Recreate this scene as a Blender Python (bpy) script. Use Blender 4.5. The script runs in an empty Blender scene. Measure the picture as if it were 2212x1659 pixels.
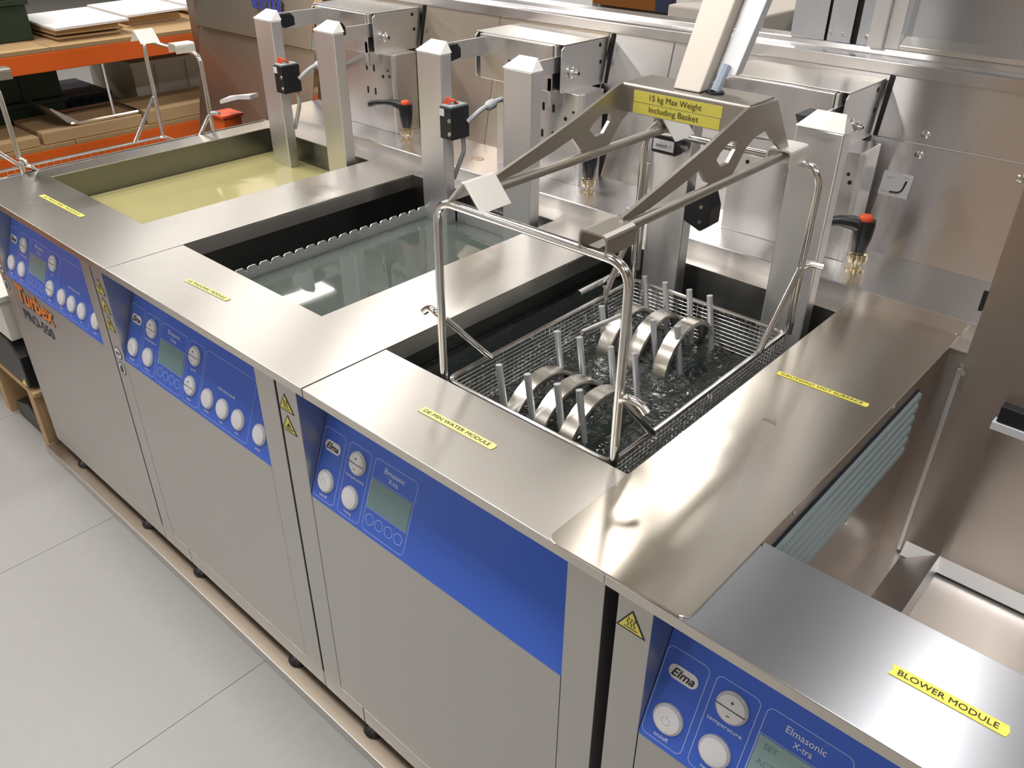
import bpy, bmesh, math, random
from mathutils import Vector, Matrix
random.seed(7)
scene = bpy.context.scene
COL = scene.collection
S, ZT = 0.70, 0.875            # one survey unit in metres, height of the counters

# ---------------------------------------------------------------- camera
F, YAW, PITCH, ROLL = 1798.67, -0.733274, 0.558064, 0.0084178
CP = (1.0295, -0.85426, 1.0)
cy, sy, cp_, sp_ = math.cos(YAW), math.sin(YAW), math.cos(PITCH), math.sin(PITCH)
fwd = Vector((sy*cp_, cy*cp_, -sp_)); right = Vector((cy, -sy, 0)); up = right.cross(fwd)
r_ = right*math.cos(ROLL)+up*math.sin(ROLL); u_ = up*math.cos(ROLL)-right*math.sin(ROLL)
cam = bpy.data.cameras.new('camera'); camo = bpy.data.objects.new('camera', cam); COL.objects.link(camo)
m = Matrix.Identity(4)
for i in range(3):
    m[i][0], m[i][1], m[i][2] = r_[i], u_[i], -fwd[i]
m.translation = Vector((CP[0]*S, CP[1]*S, CP[2]*S+ZT))
camo.matrix_world = m
cam.sensor_width = 36.0; cam.lens = F/2212*36.0; cam.clip_start = 0.02; cam.clip_end = 60
scene.camera = camo

# ---------------------------------------------------------------- world, exposure
w = bpy.data.worlds.new('world'); scene.world = w; w.use_nodes = True
w.node_tree.nodes['Background'].inputs[0].default_value = (1.0, 0.97, 0.92, 1)
w.node_tree.nodes['Background'].inputs[1].default_value = 0.1
scene.view_settings.view_transform = 'Standard'; scene.view_settings.look = 'None'
scene.view_settings.exposure = 0.16; scene.view_settings.gamma = 1.0
scene.view_settings.use_curve_mapping = False
scene.cycles.max_bounces = 8; scene.cycles.diffuse_bounces = 3; scene.cycles.glossy_bounces = 5
scene.cycles.transparent_max_bounces = 6; scene.cycles.use_denoising = True; scene.cycles.denoising_prefilter = 'ACCURATE'
scene.cycles.sample_clamp_indirect = 6.0
scene.cycles.caustics_reflective = False; scene.cycles.caustics_refractive = False
LIGHT_W = 36.0
LIGHTS = [(x, 3.7) for x in (-8.65, -6.65, -4.75, -1.7, 0.45, 2.9)] + [(x, -0.2) for x in (-9.4, -6.7, -4.3, -3.1, -1.9, 0.5, 2.9)] + [(x, -4.0) for x in (-8.8, -4.7, -1.9, 2.0)] + [(x, 7.3) for x in (-6.3, -2.3, 1.6)]  # first row follows the reflections; the other rows are added for fill light
for (lx, ly) in LIGHTS:
    ld = bpy.data.lights.new('ceiling_lamp_glow', 'AREA'); ld.shape = 'RECTANGLE'; ld.size = 0.26; ld.size_y = 1.45
    ld.energy = LIGHT_W*(0.55 if ly == 3.7 else 1.3); ld.color = (1.0, 0.975, 0.945)
    lo = bpy.data.objects.new('ceiling_lamp_glow', ld); lo.location = (lx, ly, 4.13); COL.objects.link(lo)

# ---------------------------------------------------------------- materials
def nodes(name):
    mt = bpy.data.materials.new(name); mt.use_nodes = True
    nt = mt.node_tree; return mt, nt, nt.nodes['Principled BSDF']
def plain(name, col, rough=0.5, metal=0.0, emit=0.0, spec=0.5, alpha=1.0, bump=0.0, bscale=200, vary=0.0, coat=0.0, trans=0.0):
    mt, nt, b = nodes(name)
    b.inputs['Base Color'].default_value = (*col, 1); b.inputs['Roughness'].default_value = rough
    b.inputs['Metallic'].default_value = metal; b.inputs['Specular IOR Level'].default_value = spec
    b.inputs['Alpha'].default_value = alpha; b.inputs['Coat Weight'].default_value = coat
    b.inputs['Transmission Weight'].default_value = trans
    if emit:
        b.inputs['Emission Color'].default_value = (*col, 1); b.inputs['Emission Strength'].default_value = emit
    if bump or vary:
        tc = nt.nodes.new('ShaderNodeTexCoord'); nz = nt.nodes.new('ShaderNodeTexNoise')
        nz.inputs['Scale'].default_value = bscale; nz.inputs['Detail'].default_value = 4
        nt.links.new(tc.outputs['Object'], nz.inputs['Vector'])
        if bump:
            bp = nt.nodes.new('ShaderNodeBump'); bp.inputs['Strength'].default_value = bump; bp.inputs['Distance'].default_value = 0.01
            nt.links.new(nz.outputs['Fac'], bp.inputs['Height']); nt.links.new(bp.outputs['Normal'], b.inputs['Normal'])
        if vary:
            mx = nt.nodes.new('ShaderNodeMix'); mx.data_type = 'RGBA'
            mx.inputs[6].default_value = (*[c*(1-vary) for c in col], 1); mx.inputs[7].default_value = (*[min(1, c*(1+vary)) for c in col], 1)
            nt.links.new(nz.outputs['Fac'], mx.inputs[0]); nt.links.new(mx.outputs[2], b.inputs['Base Color'])
    return mt
def steel(name, col, rough, aniso=0.7, streak=0.03, horiz=False):
    """brushed sheet: the grain runs along the row, highlights smear across it"""
    mt, nt, b = nodes(name); N, L = nt.nodes, nt.links
    b.inputs['Metallic'].default_value = 1.0; b.inputs['Roughness'].default_value = rough
    b.inputs['Anisotropic'].default_value = aniso
    g = N.new('ShaderNodeNewGeometry'); sx = N.new('ShaderNodeSeparateXYZ'); L.new(g.outputs['Normal'], sx.inputs[0])
    ab = N.new('ShaderNodeMath'); ab.operation = 'ABSOLUTE'; L.new(sx.outputs[2], ab.inputs[0])
    gt = N.new('ShaderNodeMath'); gt.operation = 'GREATER_THAN'; gt.inputs[1].default_value = 0.6; L.new(ab.outputs[0], gt.inputs[0])
    mv = N.new('ShaderNodeMix'); mv.data_type = 'VECTOR'; L.new(gt.outputs[0], mv.inputs[0])
    mv.inputs[4].default_value = (0.02, 0.02, 1); mv.inputs[5].default_value = (0.02, 1, 0.02)
    L.new(mv.outputs[1], b.inputs['Tangent'])
    tc = N.new('ShaderNodeTexCoord')
    n2 = N.new('ShaderNodeTexNoise'); n2.inputs['Scale'].default_value = 2.5; n2.inputs['Detail'].default_value = 2; L.new(tc.outputs['Object'], n2.inputs['Vector'])
    ad = N.new('ShaderNodeMath'); ad.operation = 'ADD'; L.new(n2.outputs['Fac'], ad.inputs[0]); L.new(n2.outputs['Fac'], ad.inputs[1])
    mr = N.new('ShaderNodeMapRange'); mr.inputs[1].default_value = 0.2; mr.inputs[2].default_value = 1.8
    mr.inputs[3].default_value = rough*(1-streak*3); mr.inputs[4].default_value = rough*(1+streak*3); L.new(ad.outputs[0], mr.inputs[0])
    L.new(mr.outputs[0], b.inputs['Roughness'])
    b.inputs['Base Color'].default_value = (*col, 1)
    return mt
def water(name, col, rough, alpha, scale, strength):
    mt, nt, b = nodes(name); N, L = nt.nodes, nt.links
    b.inputs['Base Color'].default_value = (*col, 1); b.inputs['Roughness'].default_value = rough
    b.inputs['Alpha'].default_value = alpha; b.inputs['IOR'].default_value = 1.33; b.inputs['Specular IOR Level'].default_value = 0.8
    tc = N.new('ShaderNodeTexCoord'); n = N.new('ShaderNodeTexNoise'); n.inputs['Scale'].default_value = scale; n.inputs['Detail'].default_value = 2
    n.inputs['Distortion'].default_value = 0.6
    L.new(tc.outputs['Object'], n.inputs['Vector'])
    bp = N.new('ShaderNodeBump'); bp.inputs['Strength'].default_value = strength; bp.inputs['Distance'].default_value = 0.02
    L.new(n.outputs['Fac'], bp.inputs['Height']); L.new(bp.outputs['Normal'], b.inputs['Normal'])
    return mt
M = dict(
    top=steel('brushed_steel_top', (0.76, 0.725, 0.67), 0.28, 0.82),
    front=steel('brushed_steel_front', (0.605, 0.60, 0.58), 0.42, 0.6),
    topc=steel('cool_reflection_steel', (0.58, 0.605, 0.65), 0.28, 0.88),  # cool lilac ceiling reflection put into the base colour
    housing=steel('dark_housing_steel', (0.46, 0.40, 0.35), 0.34, 0.8),
    back=steel('brushed_steel_back', (0.74, 0.72, 0.715), 0.25, 0.88),
    post=steel('brushed_steel_tube', (0.80, 0.80, 0.81), 0.36, 0.6),
    lid=steel('polished_steel_lid', (0.74, 0.68, 0.59), 0.23, 0.85),
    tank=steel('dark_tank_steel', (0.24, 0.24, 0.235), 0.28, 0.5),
    rod=plain('polished_rod', (0.82, 0.81, 0.79), 0.16, 1.0),
    wire=plain('wire_steel', (0.72, 0.71, 0.69), 0.25, 1.0),
    ring=plain('satin_ring_steel', (0.86, 0.83, 0.75), 0.25, 1.0),
    cap=steel('pale_folded_sheet', (0.88, 0.86, 0.82), 0.55, 0.2),
    brown=steel('brown_reflection_and_nick', (0.60, 0.52, 0.43), 0.30, 0.8),  # brown reflections of the left back sheets put into base colour; lid nick too
    pin=plain('pin_steel', (0.80, 0.81, 0.84), 0.42, 0.85),
    fork=steel('matt_fork_steel', (0.46, 0.43, 0.385), 0.38, 0.3),
    cast=plain('painted_mast_grey', (0.72, 0.66, 0.58), 0.40, 0.15, vary=0.04, bscale=8),
    alu=plain('anodised_rail', (0.74, 0.76, 0.78), 0.35, 0.5, vary=0.03, bscale=12),
    blue=plain('blue_foil', (0.05, 0.14, 0.64), 0.30, vary=0.05, bscale=5, coat=0.2),
    dblue=plain('dark_blue_letters', (0.03, 0.04, 0.28), 0.4),
    lblue=plain('pale_blue_print', (0.42, 0.52, 0.85), 0.4),
    white=plain('white_print', (0.80, 0.82, 0.86), 0.4),
    button=plain('button_white', (0.78, 0.79, 0.82), 0.30, coat=0.2),
    bring=plain('button_rim_grey', (0.52, 0.54, 0.58), 0.3),
    lcd=plain('lcd_grey_green', (0.19, 0.31, 0.33), 0.18),
    lcdon=plain('lcd_backlit', (0.29, 0.43, 0.44), 0.18, vary=0.02, bscale=30),
    black=plain('black_plastic', (0.012, 0.013, 0.016), 0.35, bump=0.05, bscale=400),
    ink=plain('black_ink', (0.02, 0.02, 0.02), 0.5),
    darkgap=plain('black_gap', (0.008, 0.008, 0.008), 0.8),
    yellow=plain('yellow_tape', (0.83, 0.74, 0.13), 0.45, vary=0.04, bscale=40),
    yellowp=plain('pale_yellow_tape', (0.86, 0.79, 0.30), 0.45, vary=0.04, bscale=40),
    orange=plain('orange_print', (0.90, 0.24, 0.02), 0.4),
    red=plain('red_plastic', (0.85, 0.10, 0.03), 0.35),
    cable=plain('white_cable', (0.72, 0.74, 0.78), 0.4),
    brass=plain('nickel_brass', (0.78, 0.68, 0.48), 0.18, 1.0),
    beam=plain('orange_beam_paint', (0.78, 0.13, 0.012), 0.45, vary=0.08, bscale=4),
    board=plain('chipboard', (0.42, 0.27, 0.13), 0.7, vary=0.12, bscale=60),
    card=plain('cardboard', (0.50, 0.33, 0.17), 0.8, vary=0.08, bscale=6),
    paper=plain('white_sheet', (0.82, 0.80, 0.80), 0.4),
    crate=plain('green_crate', (0.012, 0.03, 0.012), 0.6),
    binw=plain('pale_bin', (0.74, 0.73, 0.66), 0.5),
    grey=plain('grey_bin', (0.48, 0.46, 0.42), 0.5, vary=0.04, bscale=4),
    navy=plain('dark_blue_tape', (0.02, 0.03, 0.06), 0.5),
    lightblue=plain('pale_blue_plastic', (0.42, 0.50, 0.60), 0.4),
    louvre=plain('louvre_plastic', (0.42, 0.52, 0.54), 0.4),
    floor=plain('vinyl_floor', (0.325, 0.318, 0.305), 0.38, bump=0.02, bscale=40, vary=0.05, spec=0.4),
    seam=plain('floor_seam', (0.16, 0.14, 0.12), 0.7),
    wall=plain('cream_wall', (0.56, 0.51, 0.45), 0.8), wallb=plain('tan_wall', (0.40, 0.31, 0.21), 0.8),
    ceil=plain('grey_ceiling', (0.42, 0.395, 0.365), 0.8),
    lamp=plain('lamp_diffuser', (1.0, 0.965, 0.91), 0.5, emit=2.0),
    wood=plain('warm_cupboard', (0.33, 0.20, 0.10), 0.6, vary=0.1, bscale=3),
    tray=steel('dull_tray_steel', (0.44, 0.37, 0.30), 0.38, 0.4),
    water1=water('yellow_detergent', (0.42, 0.38, 0.17), 0.10, 1.0, 6, 0.06),
    water2=water('clear_rinse_water', (0.10, 0.12, 0.105), 0.03, 0.88, 5, 0.01),
    water3=water('rippled_dark_water', (0.03, 0.037, 0.034), 0.03, 0.9, 34, 0.40),
)

# ---------------------------------------------------------------- mesh helpers (all in survey units)
class MB:
    def __init__(s): s.v = []; s.f = []
    def add(s, vs, fs):
        o = len(s.v); s.v += [tuple(p) for p in vs]; s.f += [tuple(i+o for i in f) for f in fs]; return s
    def box(s, x0, x1, y0, y1, z0, z1):
        return s.hexa([(x0,y0,z0),(x1,y0,z0),(x1,y1,z0),(x0,y1,z0)], [(x0,y0,z1),(x1,y0,z1),(x1,y1,z1),(x0,y1,z1)])
    def hexa(s, a, b):
        return s.add(list(a)+list(b), [(3,2,1,0),(4,5,6,7),(0,1,5,4),(1,2,6,5),(2,3,7,6),(3,0,4,7)])
    def prism(s, pts, off):
        n = len(pts); off = Vector(off); a = [Vector(p) for p in pts]; b = [p+off for p in a]
        nn = Vector((0,0,0))
        for i in range(n): nn += a[i].cross(a[(i+1) % n])
        if nn.dot(off) > 0: cap0 = tuple(range(n))[::-1]; cap1 = tuple(range(n, 2*n)); side = [(i, (i+1) % n, n+(i+1) % n, n+i) for i in range(n)]
        else: cap0 = tuple(range(n)); cap1 = tuple(range(n, 2*n))[::-1]; side = [(i, n+i, n+(i+1) % n, (i+1) % n) for i in range(n)]
        return s.add(a+b, [cap0, cap1]+side)
    def tube(s, pts, r, n=8, closed=False, caps=True):
        P = [Vector(p) for p in pts]; k = len(P); rings = []; prev = None
        for i in range(k):
            if closed: t = (P[(i+1) % k]-P[i-1]).normalized()
            else: t = ((P[min(i+1, k-1)]-P[max(i-1, 0)])).normalized()
            if prev is None:
                a = Vector((0,0,1)) if abs(t.z) < 0.9 else Vector((1,0,0)); u = t.cross(a).normalized()
            else: u = (prev-t*prev.dot(t)).normalized()
            prev = u; vv = t.cross(u); rr = r[i] if isinstance(r, (list, tuple)) else r
            rings.append([P[i]+(u*math.cos(2*math.pi*j/n)+vv*math.sin(2*math.pi*j/n))*rr for j in range(n)])
        vs = [q for ring in rings for q in ring]; fs = []
        for i in range(k if closed else k-1):
            for j in range(n):
                a = i*n+j; b = i*n+(j+1) % n; c = ((i+1) % k)*n+(j+1) % n; d = ((i+1) % k)*n+j; fs.append((a, b, c, d))
        if caps and not closed: fs += [tuple(range(n))[::-1], tuple((k-1)*n+j for j in range(n))]
        return s.add(vs, fs)
    def cyl(s, p0, p1, r, n=12): return s.tube([p0, p1], r, n)
    def lathe(s, base, axis, prof, n=16):
        """prof: list of (distance along axis, radius)"""
        a = Vector(axis).normalized(); b = Vector(base)
        t = Vector((0,0,1)) if abs(a.z) < 0.9 else Vector((1,0,0)); u = a.cross(t).normalized(); v = a.cross(u)
        vs = []; fs = []
        for (h, r) in prof:
            for j in range(n):
                vs.append(b+a*h+(u*math.cos(2*math.pi*j/n)+v*math.sin(2*math.pi*j/n))*r)
        for i in range(len(prof)-1):
            for j in range(n): fs.append((i*n+j, i*n+(j+1) % n, (i+1)*n+(j+1) % n, (i+1)*n+j))
        fs += [tuple(range(n))[::-1], tuple((len(prof)-1)*n+j for j in range(n))]
        return s.add(vs, fs)
def cr(x): return x
def fillet(pts, r, n=5, closed=False):
    """round the corners of a polyline"""
    P = [Vector(p) for p in pts]; out = []; k = len(P)
    for i in range(k):
        if not closed and i in (0, k-1): out.append(P[i]); continue
        a = (P[i-1]-P[i]); b = (P[(i+1) % k]-P[i]); rr = min(r, a.length*0.45, b.length*0.45)
        p0 = P[i]+a.normalized()*rr; p1 = P[i]+b.normalized()*rr
        for j in range(n+1):
            t = j/n; out.append(p0*(1-t)**2+P[i]*2*t*(1-t)+p1*t*t)
    return out
ORG = {}
def w2m(p): return Vector((p[0]*S, p[1]*S, p[2]*S+ZT))
def obj(name, mb, mat, parent=None, bevel=0.0, smooth=False, kind=None):
    vs = [w2m(p) for p in mb.v]
    if parent is None:
        xs = [v.x for v in vs]; ys = [v.y for v in vs]; zs = [v.z for v in vs]
        org = Vector(((min(xs)+max(xs))/2, (min(ys)+max(ys))/2, min(zs)))
    else:
        xs = [v.x for v in vs]; ys = [v.y for v in vs]; zs = [v.z for v in vs]
        org = Vector(((min(xs)+max(xs))/2, (min(ys)+max(ys))/2, (min(zs)+max(zs))/2))
    me = bpy.data.meshes.new(name); me.from_pydata([v-org for v in vs], [], mb.f)
    me.materials.append(M[mat] if isinstance(mat, str) else mat); me.validate(); me.update()
    if smooth:
        for p in me.polygons: p.use_smooth = True
        try: me.set_sharp_from_angle(angle=math.radians(40))
        except Exception: pass
    o = bpy.data.objects.new(name, me); COL.objects.link(o)
    o.location = org if parent is None else org-ORG[parent.name]
    if parent is not None: o.parent = parent
    ORG[o.name] = org
    if bevel:
        md = o.modifiers.new('edge', 'BEVEL'); md.width = bevel*S; md.segments = 2; md.limit_method = 'ANGLE'; md.angle_limit = math.radians(40)
    if kind: o['kind'] = kind
    return o
def tag(o, label, cat, group=None):
    o['label'] = label; o['category'] = cat
    if group: o['group'] = group
    return o
def thing(name, at, label, cat, group=None):
    o = bpy.data.objects.new(name, None); COL.objects.link(o); o.empty_display_size = 0.05
    o.location = w2m(at); ORG[o.name] = w2m(at); return tag(o, label, cat, group)
def part_label(o, s): o['label'] = s; return o

def text_mb(body, origin, xd, yd, width=None, height=0.02, align='CENTER', bold=0.0, shear=0.0, lift=0.0006, offset=0.0):
    """flat lettering in the plane of xd, yd"""
    cu = bpy.data.curves.new('t', 'FONT'); cu.body = body; cu.size = 1.0; cu.offset = bold; cu.shear = shear; cu.resolution_u = 3
    cu.align_x = 'LEFT'
    to = bpy.data.objects.new('t', cu); COL.objects.link(to)
    bpy.context.view_layer.update()
    ev = to.evaluated_get(bpy.context.evaluated_depsgraph_get()); me = ev.to_mesh()
    vs = [v.co.copy() for v in me.vertices]; fs = [tuple(p.vertices) for p in me.polygons]
    ev.to_mesh_clear(); bpy.data.objects.remove(to); bpy.data.curves.remove(cu)
    x0 = min(v.x for v in vs); x1 = max(v.x for v in vs); y0 = min(v.y for v in vs); y1 = max(v.y for v in vs)
    sy_ = height/(y1-y0); sx_ = sy_ if width is None else width/(x1-x0)
    xd = Vector(xd).normalized(); yd = Vector(yd).normalized(); nz = xd.cross(yd); o = Vector(origin)
    ax = {'CENTER': (x0+x1)/2, 'LEFT': x0, 'RIGHT': x1}[align]
    out = [o+xd*((v.x-ax)*sx_)+yd*((v.y-(y0+y1)/2)*sy_)+nz*lift for v in vs]
    mb = MB(); mb.add(out, fs); return mb
def plate(mb, origin, xd, yd, pts, t):
    """extruded outline given in plane coordinates, t outwards"""
    xd = Vector(xd).normalized(); yd = Vector(yd).normalized(); nz = xd.cross(yd); o = Vector(origin)
    return mb.prism([o+xd*a+yd*b for a, b in pts], nz*t)
def rrect(x0, x1, y0, y1, r, n=4):
    out = []
    for cx_, cy_, a0 in ((x1-r, y1-r, 0), (x0+r, y1-r, 90), (x0+r, y0+r, 180), (x1-r, y0+r, 270)):
        for j in range(n+1):
            a = math.radians(a0+90*j/n); out.append((cx_+r*math.cos(a), cy_+r*math.sin(a)))
    return out
def outline(mb, origin, xd, yd, pts, wd, lift=0.0004):
    """closed hairline around an outline"""
    xd = Vector(xd).normalized(); yd = Vector(yd).normalized(); nz = xd.cross(yd); o = Vector(origin)
    n = len(pts); cxm = sum(p[0] for p in pts)/n; cym = sum(p[1] for p in pts)/n; vs = []
    for i, (a, b) in enumerate(pts):
        pa, pb = pts[i-1], pts[(i+1) % n]; tx, ty = pb[0]-pa[0], pb[1]-pa[1]; l = math.hypot(tx, ty) or 1
        nx, ny = ty/l*wd, -tx/l*wd
        vs += [o+xd*(a+nx)+yd*(b+ny)+nz*lift, o+xd*(a-nx)+yd*(b-ny)+nz*lift]
    return mb.add(vs, [(2*i, 2*((i+1) % n), 2*((i+1) % n)+1, 2*i+1) for i in range(n)])
def circ(x, y, r, n=20): return [(x+r*math.cos(2*math.pi*j/n), y+r*math.sin(2*math.pi*j/n)) for j in range(n)]

# ================================================================= the setting
ZF = -1.25
fl = bpy.data.objects.new('floor', None); COL.objects.link(fl); fl.location = w2m((0, 0, ZF)); ORG['floor'] = w2m((0, 0, ZF)); fl['kind'] = 'structure'
sub = MB().box(-22, 10, -9.5, 13.8, ZF-0.06, ZF-0.012); obj('floor_base', sub, 'darkgap', fl)
xs = [-22, -16, -10, -7.205, -6.14, -5.075, -4.01, -2.945, -1.88, -0.815, 0.25, 1.315, 2.38, 3.445, 7, 10]
for a, b in zip(xs[:-1], xs[1:]):
    mb = MB().box(a+0.0011, b-0.0011, -9.5, 13.8, ZF-0.012, ZF); obj('vinyl_sheet', mb, 'floor', fl)
def struct(name, mb, mat):
    o = obj(name, mb, mat); o['kind'] = 'structure'; return o
struct('wall_back', MB().box(-22, 10, 13.8, 14.0, ZF, 4.75), 'wall')
struct('wall_left', MB().box(-22.2, -22, -9.5, 13.8, ZF, 4.75), 'wallb')
struct('wall_right', MB().box(10, 10.2, -9.5, 13.8, ZF, 4.75), 'wall')
struct('wall_front', MB().box(-22, 10, -9.7, -9.5, ZF, 4.75), 'wall')
struct('ceiling', MB().box(-22, 10, -9.5, 13.8, 4.75, 4.95), 'ceil')
for (lx, ly) in LIGHTS:
    x, y = lx/S, ly/S
    t = thing('ceiling_light', (x, y, 4.66), 'long narrow fluorescent ceiling light, unseen above the workshop', 'ceiling light', 'ceiling lights of the workshop')
    obj('light_frame', MB().box(x-0.24, x+0.24, y-1.10, y+1.10, 4.70, 4.75), 'wall', t)
    obj('diffuser', MB().box(x-0.20, x+0.20, y-1.05, y+1.05, 4.67, 4.70), 'lamp', t)

# ================================================================= washing modules
PY, PZ, PK = 0.015, -0.3467, 0.367            # slanted panel: foot y, foot z, run per rise
PL = math.sqrt(1+PK*PK)
PX = Vector((1, 0, 0)); PYD = Vector((0, PK, 1)).normalized()
def ponp(x, v=0.0): return Vector((x, PY, PZ))+PYD*v     # a point of the panel face

def button(parent, x, v, r=0.0285, split=False, sym=None):
    nrm = PX.cross(PYD)
    c = ponp(x, v)
    rim = obj('button', MB().lathe(c, nrm, [(0, r), (0.004, r*0.99), (0.006, r*0.9), (0.006, r*0.8)], 24), 'bring', parent, smooth=True)
    obj('button_cap', MB().lathe(c+nrm*0.004, nrm, [(0, r*0.88), (0.004, r*0.84), (0.0065, r*0.6), (0.007, r*0.2)], 24), 'button', rim, smooth=True)
    if split:
        mb = MB(); plate(mb, c+nrm*0.0112, PX, PYD, [(-r*0.93, -0.0007), (r*0.93, -0.0007), (r*0.93, 0.0007), (-r*0.93, 0.0007)], 0.0006)
        plate(mb, c+nrm*0.0110, PX, PYD, [(-0.003, r*0.42), (0.003, r*0.42), (0.003, r*0.46), (-0.003, r*0.46)], 0.0006)
        plate(mb, c+nrm*0.0110, PX, PYD, [(-0.0006, r*0.34), (0.0006, r*0.34), (0.0006, r*0.54), (-0.0006, r*0.54)], 0.0006)
        plate(mb, c+nrm*0.0110, PX, PYD, [(-0.003, -r*0.46), (0.003, -r*0.46), (0.003, -r*0.42), (-0.003, -r*0.42)], 0.0006)
        obj('button_marks', mb, 'ink', rim)
    if sym == 'power':
        mb = MB(); o = c+nrm*0.0112
        arc = [(0.008*math.sin(math.radians(a)), 0.008*math.cos(math.radians(a))) for a in range(35, 326, 29)]
        pts = [o+PX*a+PYD*b for a, b in arc]; mb.tube(pts, 0.0007, 4)
        mb.tube([o+PYD*0.003, o+PYD*0.010], 0.0007, 4)
        obj('power_symbol', mb, 'bring', rim)

def control_panel(parent, pl, pr, kind):
    H = 0.332                                                # slope length up to the underside of the top
    nrm = PX.cross(PYD)
    mb = MB(); o = ponp(pl, 0)
    plate(mb, o-nrm*0.006, PX, PYD, [(0.001, 0), (pr-pl-0.001, 0), (pr-pl-0.001, H), (0.001, H)], 0.006)
    cp = obj('control_panel', mb, 'blue', parent)
    # printed frames
    fr = MB()
    for a, b in ((0.004, 0.087), (0.101, 0.183), (0.195, 0.341)): outline(fr, ponp(pl), PX, PYD, rrect(a, b, 0.010, 0.195, 0.012), 0.0007)
    if kind == 'ultra':
        outline(fr, ponp(pl), PX, PYD, rrect(0.352, 0.436, 0.010, 0.195, 0.012), 0.0007)
        outline(fr, ponp(pl), PX, PYD, rrect(0.444, 0.69, 0.010, 0.195, 0.012), 0.0006)
    for k in range(4): outline(fr, ponp(pl), PX, PYD, circ(0.216+0.0333*k, 0.042, 0.0135), 0.0008)
    outline(fr, ponp(pl), PX, PYD, rrect(0.195+0.001, 0.337, 0.068, 0.144, 0.002), 0.0007)
    obj('panel_print', fr, 'lblue', cp)
    # maker's badge
    lg = MB(); plate(lg, ponp(pl), PX, PYD, rrect(0.017, 0.075, 0.139, 0.167, 0.0135, 6), 0.0012)
    lo = obj('logo_badge', lg, 'lblue', parent); lo.data.materials[0] = M['button']
    obj('logo_text', text_mb('Elma', ponp(pl+0.046, 0.153)+nrm*0.0014, PX, PYD, 0.046, 0.017, bold=0.02, shear=0.35), 'ink', lo)
    button(parent, pl+0.046, 0.062, 0.030, sym='power')
    button(parent, pl+0.142, 0.154, 0.030, split=True)
    button(parent, pl+0.140, 0.062, 0.030)
    if kind == 'ultra':
        button(parent, pl+0.390, 0.157, 0.030, split=True); button(parent, pl+0.387, 0.064, 0.030, split=True)
        for k in (0.482, 0.560, 0.638, 0.741): button(parent, pl+k, 0.062, 0.030)
    sc = obj('display', plate(MB(), ponp(pl), PX, PYD, [(0.198, 0.070), (0.335, 0.070), (0.335, 0.142), (0.198, 0.142)], 0.0012) , 'lcdon' if kind == 'blower' else 'lcd', parent)
    if kind == 'blower':
        for s_, x, v, hh in (('SET', 0.222, 0.127, 0.011), ('90', 0.289, 0.121, 0.024), ('\u00b0', 0.318, 0.128, 0.006), ('ACT', 0.222, 0.096, 0.011), ('90', 0.289, 0.090, 0.024), ('\u00b0', 0.318, 0.097, 0.006)):
            obj('digits', text_mb(s_, ponp(pl+x, v)+nrm*0.0014, PX, PYD, None, hh), 'lcd', sc)
    tx = [('on/off', 0.044, 0.0215, 0.0085), ('temperature', 0.140, 0.112, 0.0085), ('heating', 0.139, 0.0215, 0.0085), ('Elmasonic', 0.266, 0.177, 0.0125), ('X-tra', 0.266, 0.159, 0.0115)]
    if kind == 'ultra': tx += [('power', 0.390, 0.112, 0.007), ('timer', 0.387, 0.022, 0.007), ('ultrasound', 0.563, 0.113, 0.009), ('sweep', 0.482, 0.022, 0.007), ('degas', 0.560, 0.022, 0.007), ('pulse', 0.638, 0.022, 0.007), ('pump', 0.741, 0.018, 0.007)]
    for s_, x, v, hh in tx:
        wd = {'temperature': 0.066, 'Elmasonic': 0.068, 'X-tra': 0.032, 'ultrasound': 0.084}.get(s_)
        obj('lettering', text_mb(s_, ponp(pl+x, v), PX, PYD, wd, hh), 'white', cp)
    return cp

def hot_sign(parent, x, z, waves=True):
    """yellow warning triangle on the front strip; x, z of its centre"""
    w_, h_ = 0.030, 0.0255; o = (x, PY-0.0001, z); XD, ZD = (1, 0, 0), (0, 0, 1)
    a = obj('warning_sign', plate(MB(), o, XD, ZD, [(-w_, -h_), (w_, -h_), (0, h_)], 0.0008), 'ink', parent)
    obj('sign_face', plate(MB(), (x, PY-0.0009, z), XD, ZD, [(-w_*0.82, -h_*0.86), (w_*0.82, -h_*0.86), (0, h_*0.80)], 0.0004), 'yellow', a)
    mk = MB()
    if waves:
        for k in (-1, 0, 1):
            pts = [Vector((x+k*0.0065+0.0022*math.sin(t*3.2), PY-0.0016, z-0.012+0.019*t/3)) for t in [0, 0.5, 1, 1.5, 2, 2.5, 3]]
            mk.tube(pts, 0.0009, 4)
    mk.tube([(x-0.014, PY-0.0016, z-0.0165), (x+0.014, PY-0.0016, z-0.0165)], 0.0009, 4)
    if not waves:
        mk.tube([(x-0.017, PY-0.0016, z-0.0135), (x+0.017, PY-0.0016, z-0.0135)], 0.0009, 4)
        plate(mk, (x, PY-0.0014, z), XD, ZD, [(-0.009, -0.009), (0.009, -0.009), (0.003, 0.004), (-0.002, -0.001)], 0.0004)
    obj('sign_symbol', mk, 'ink', a)
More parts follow.
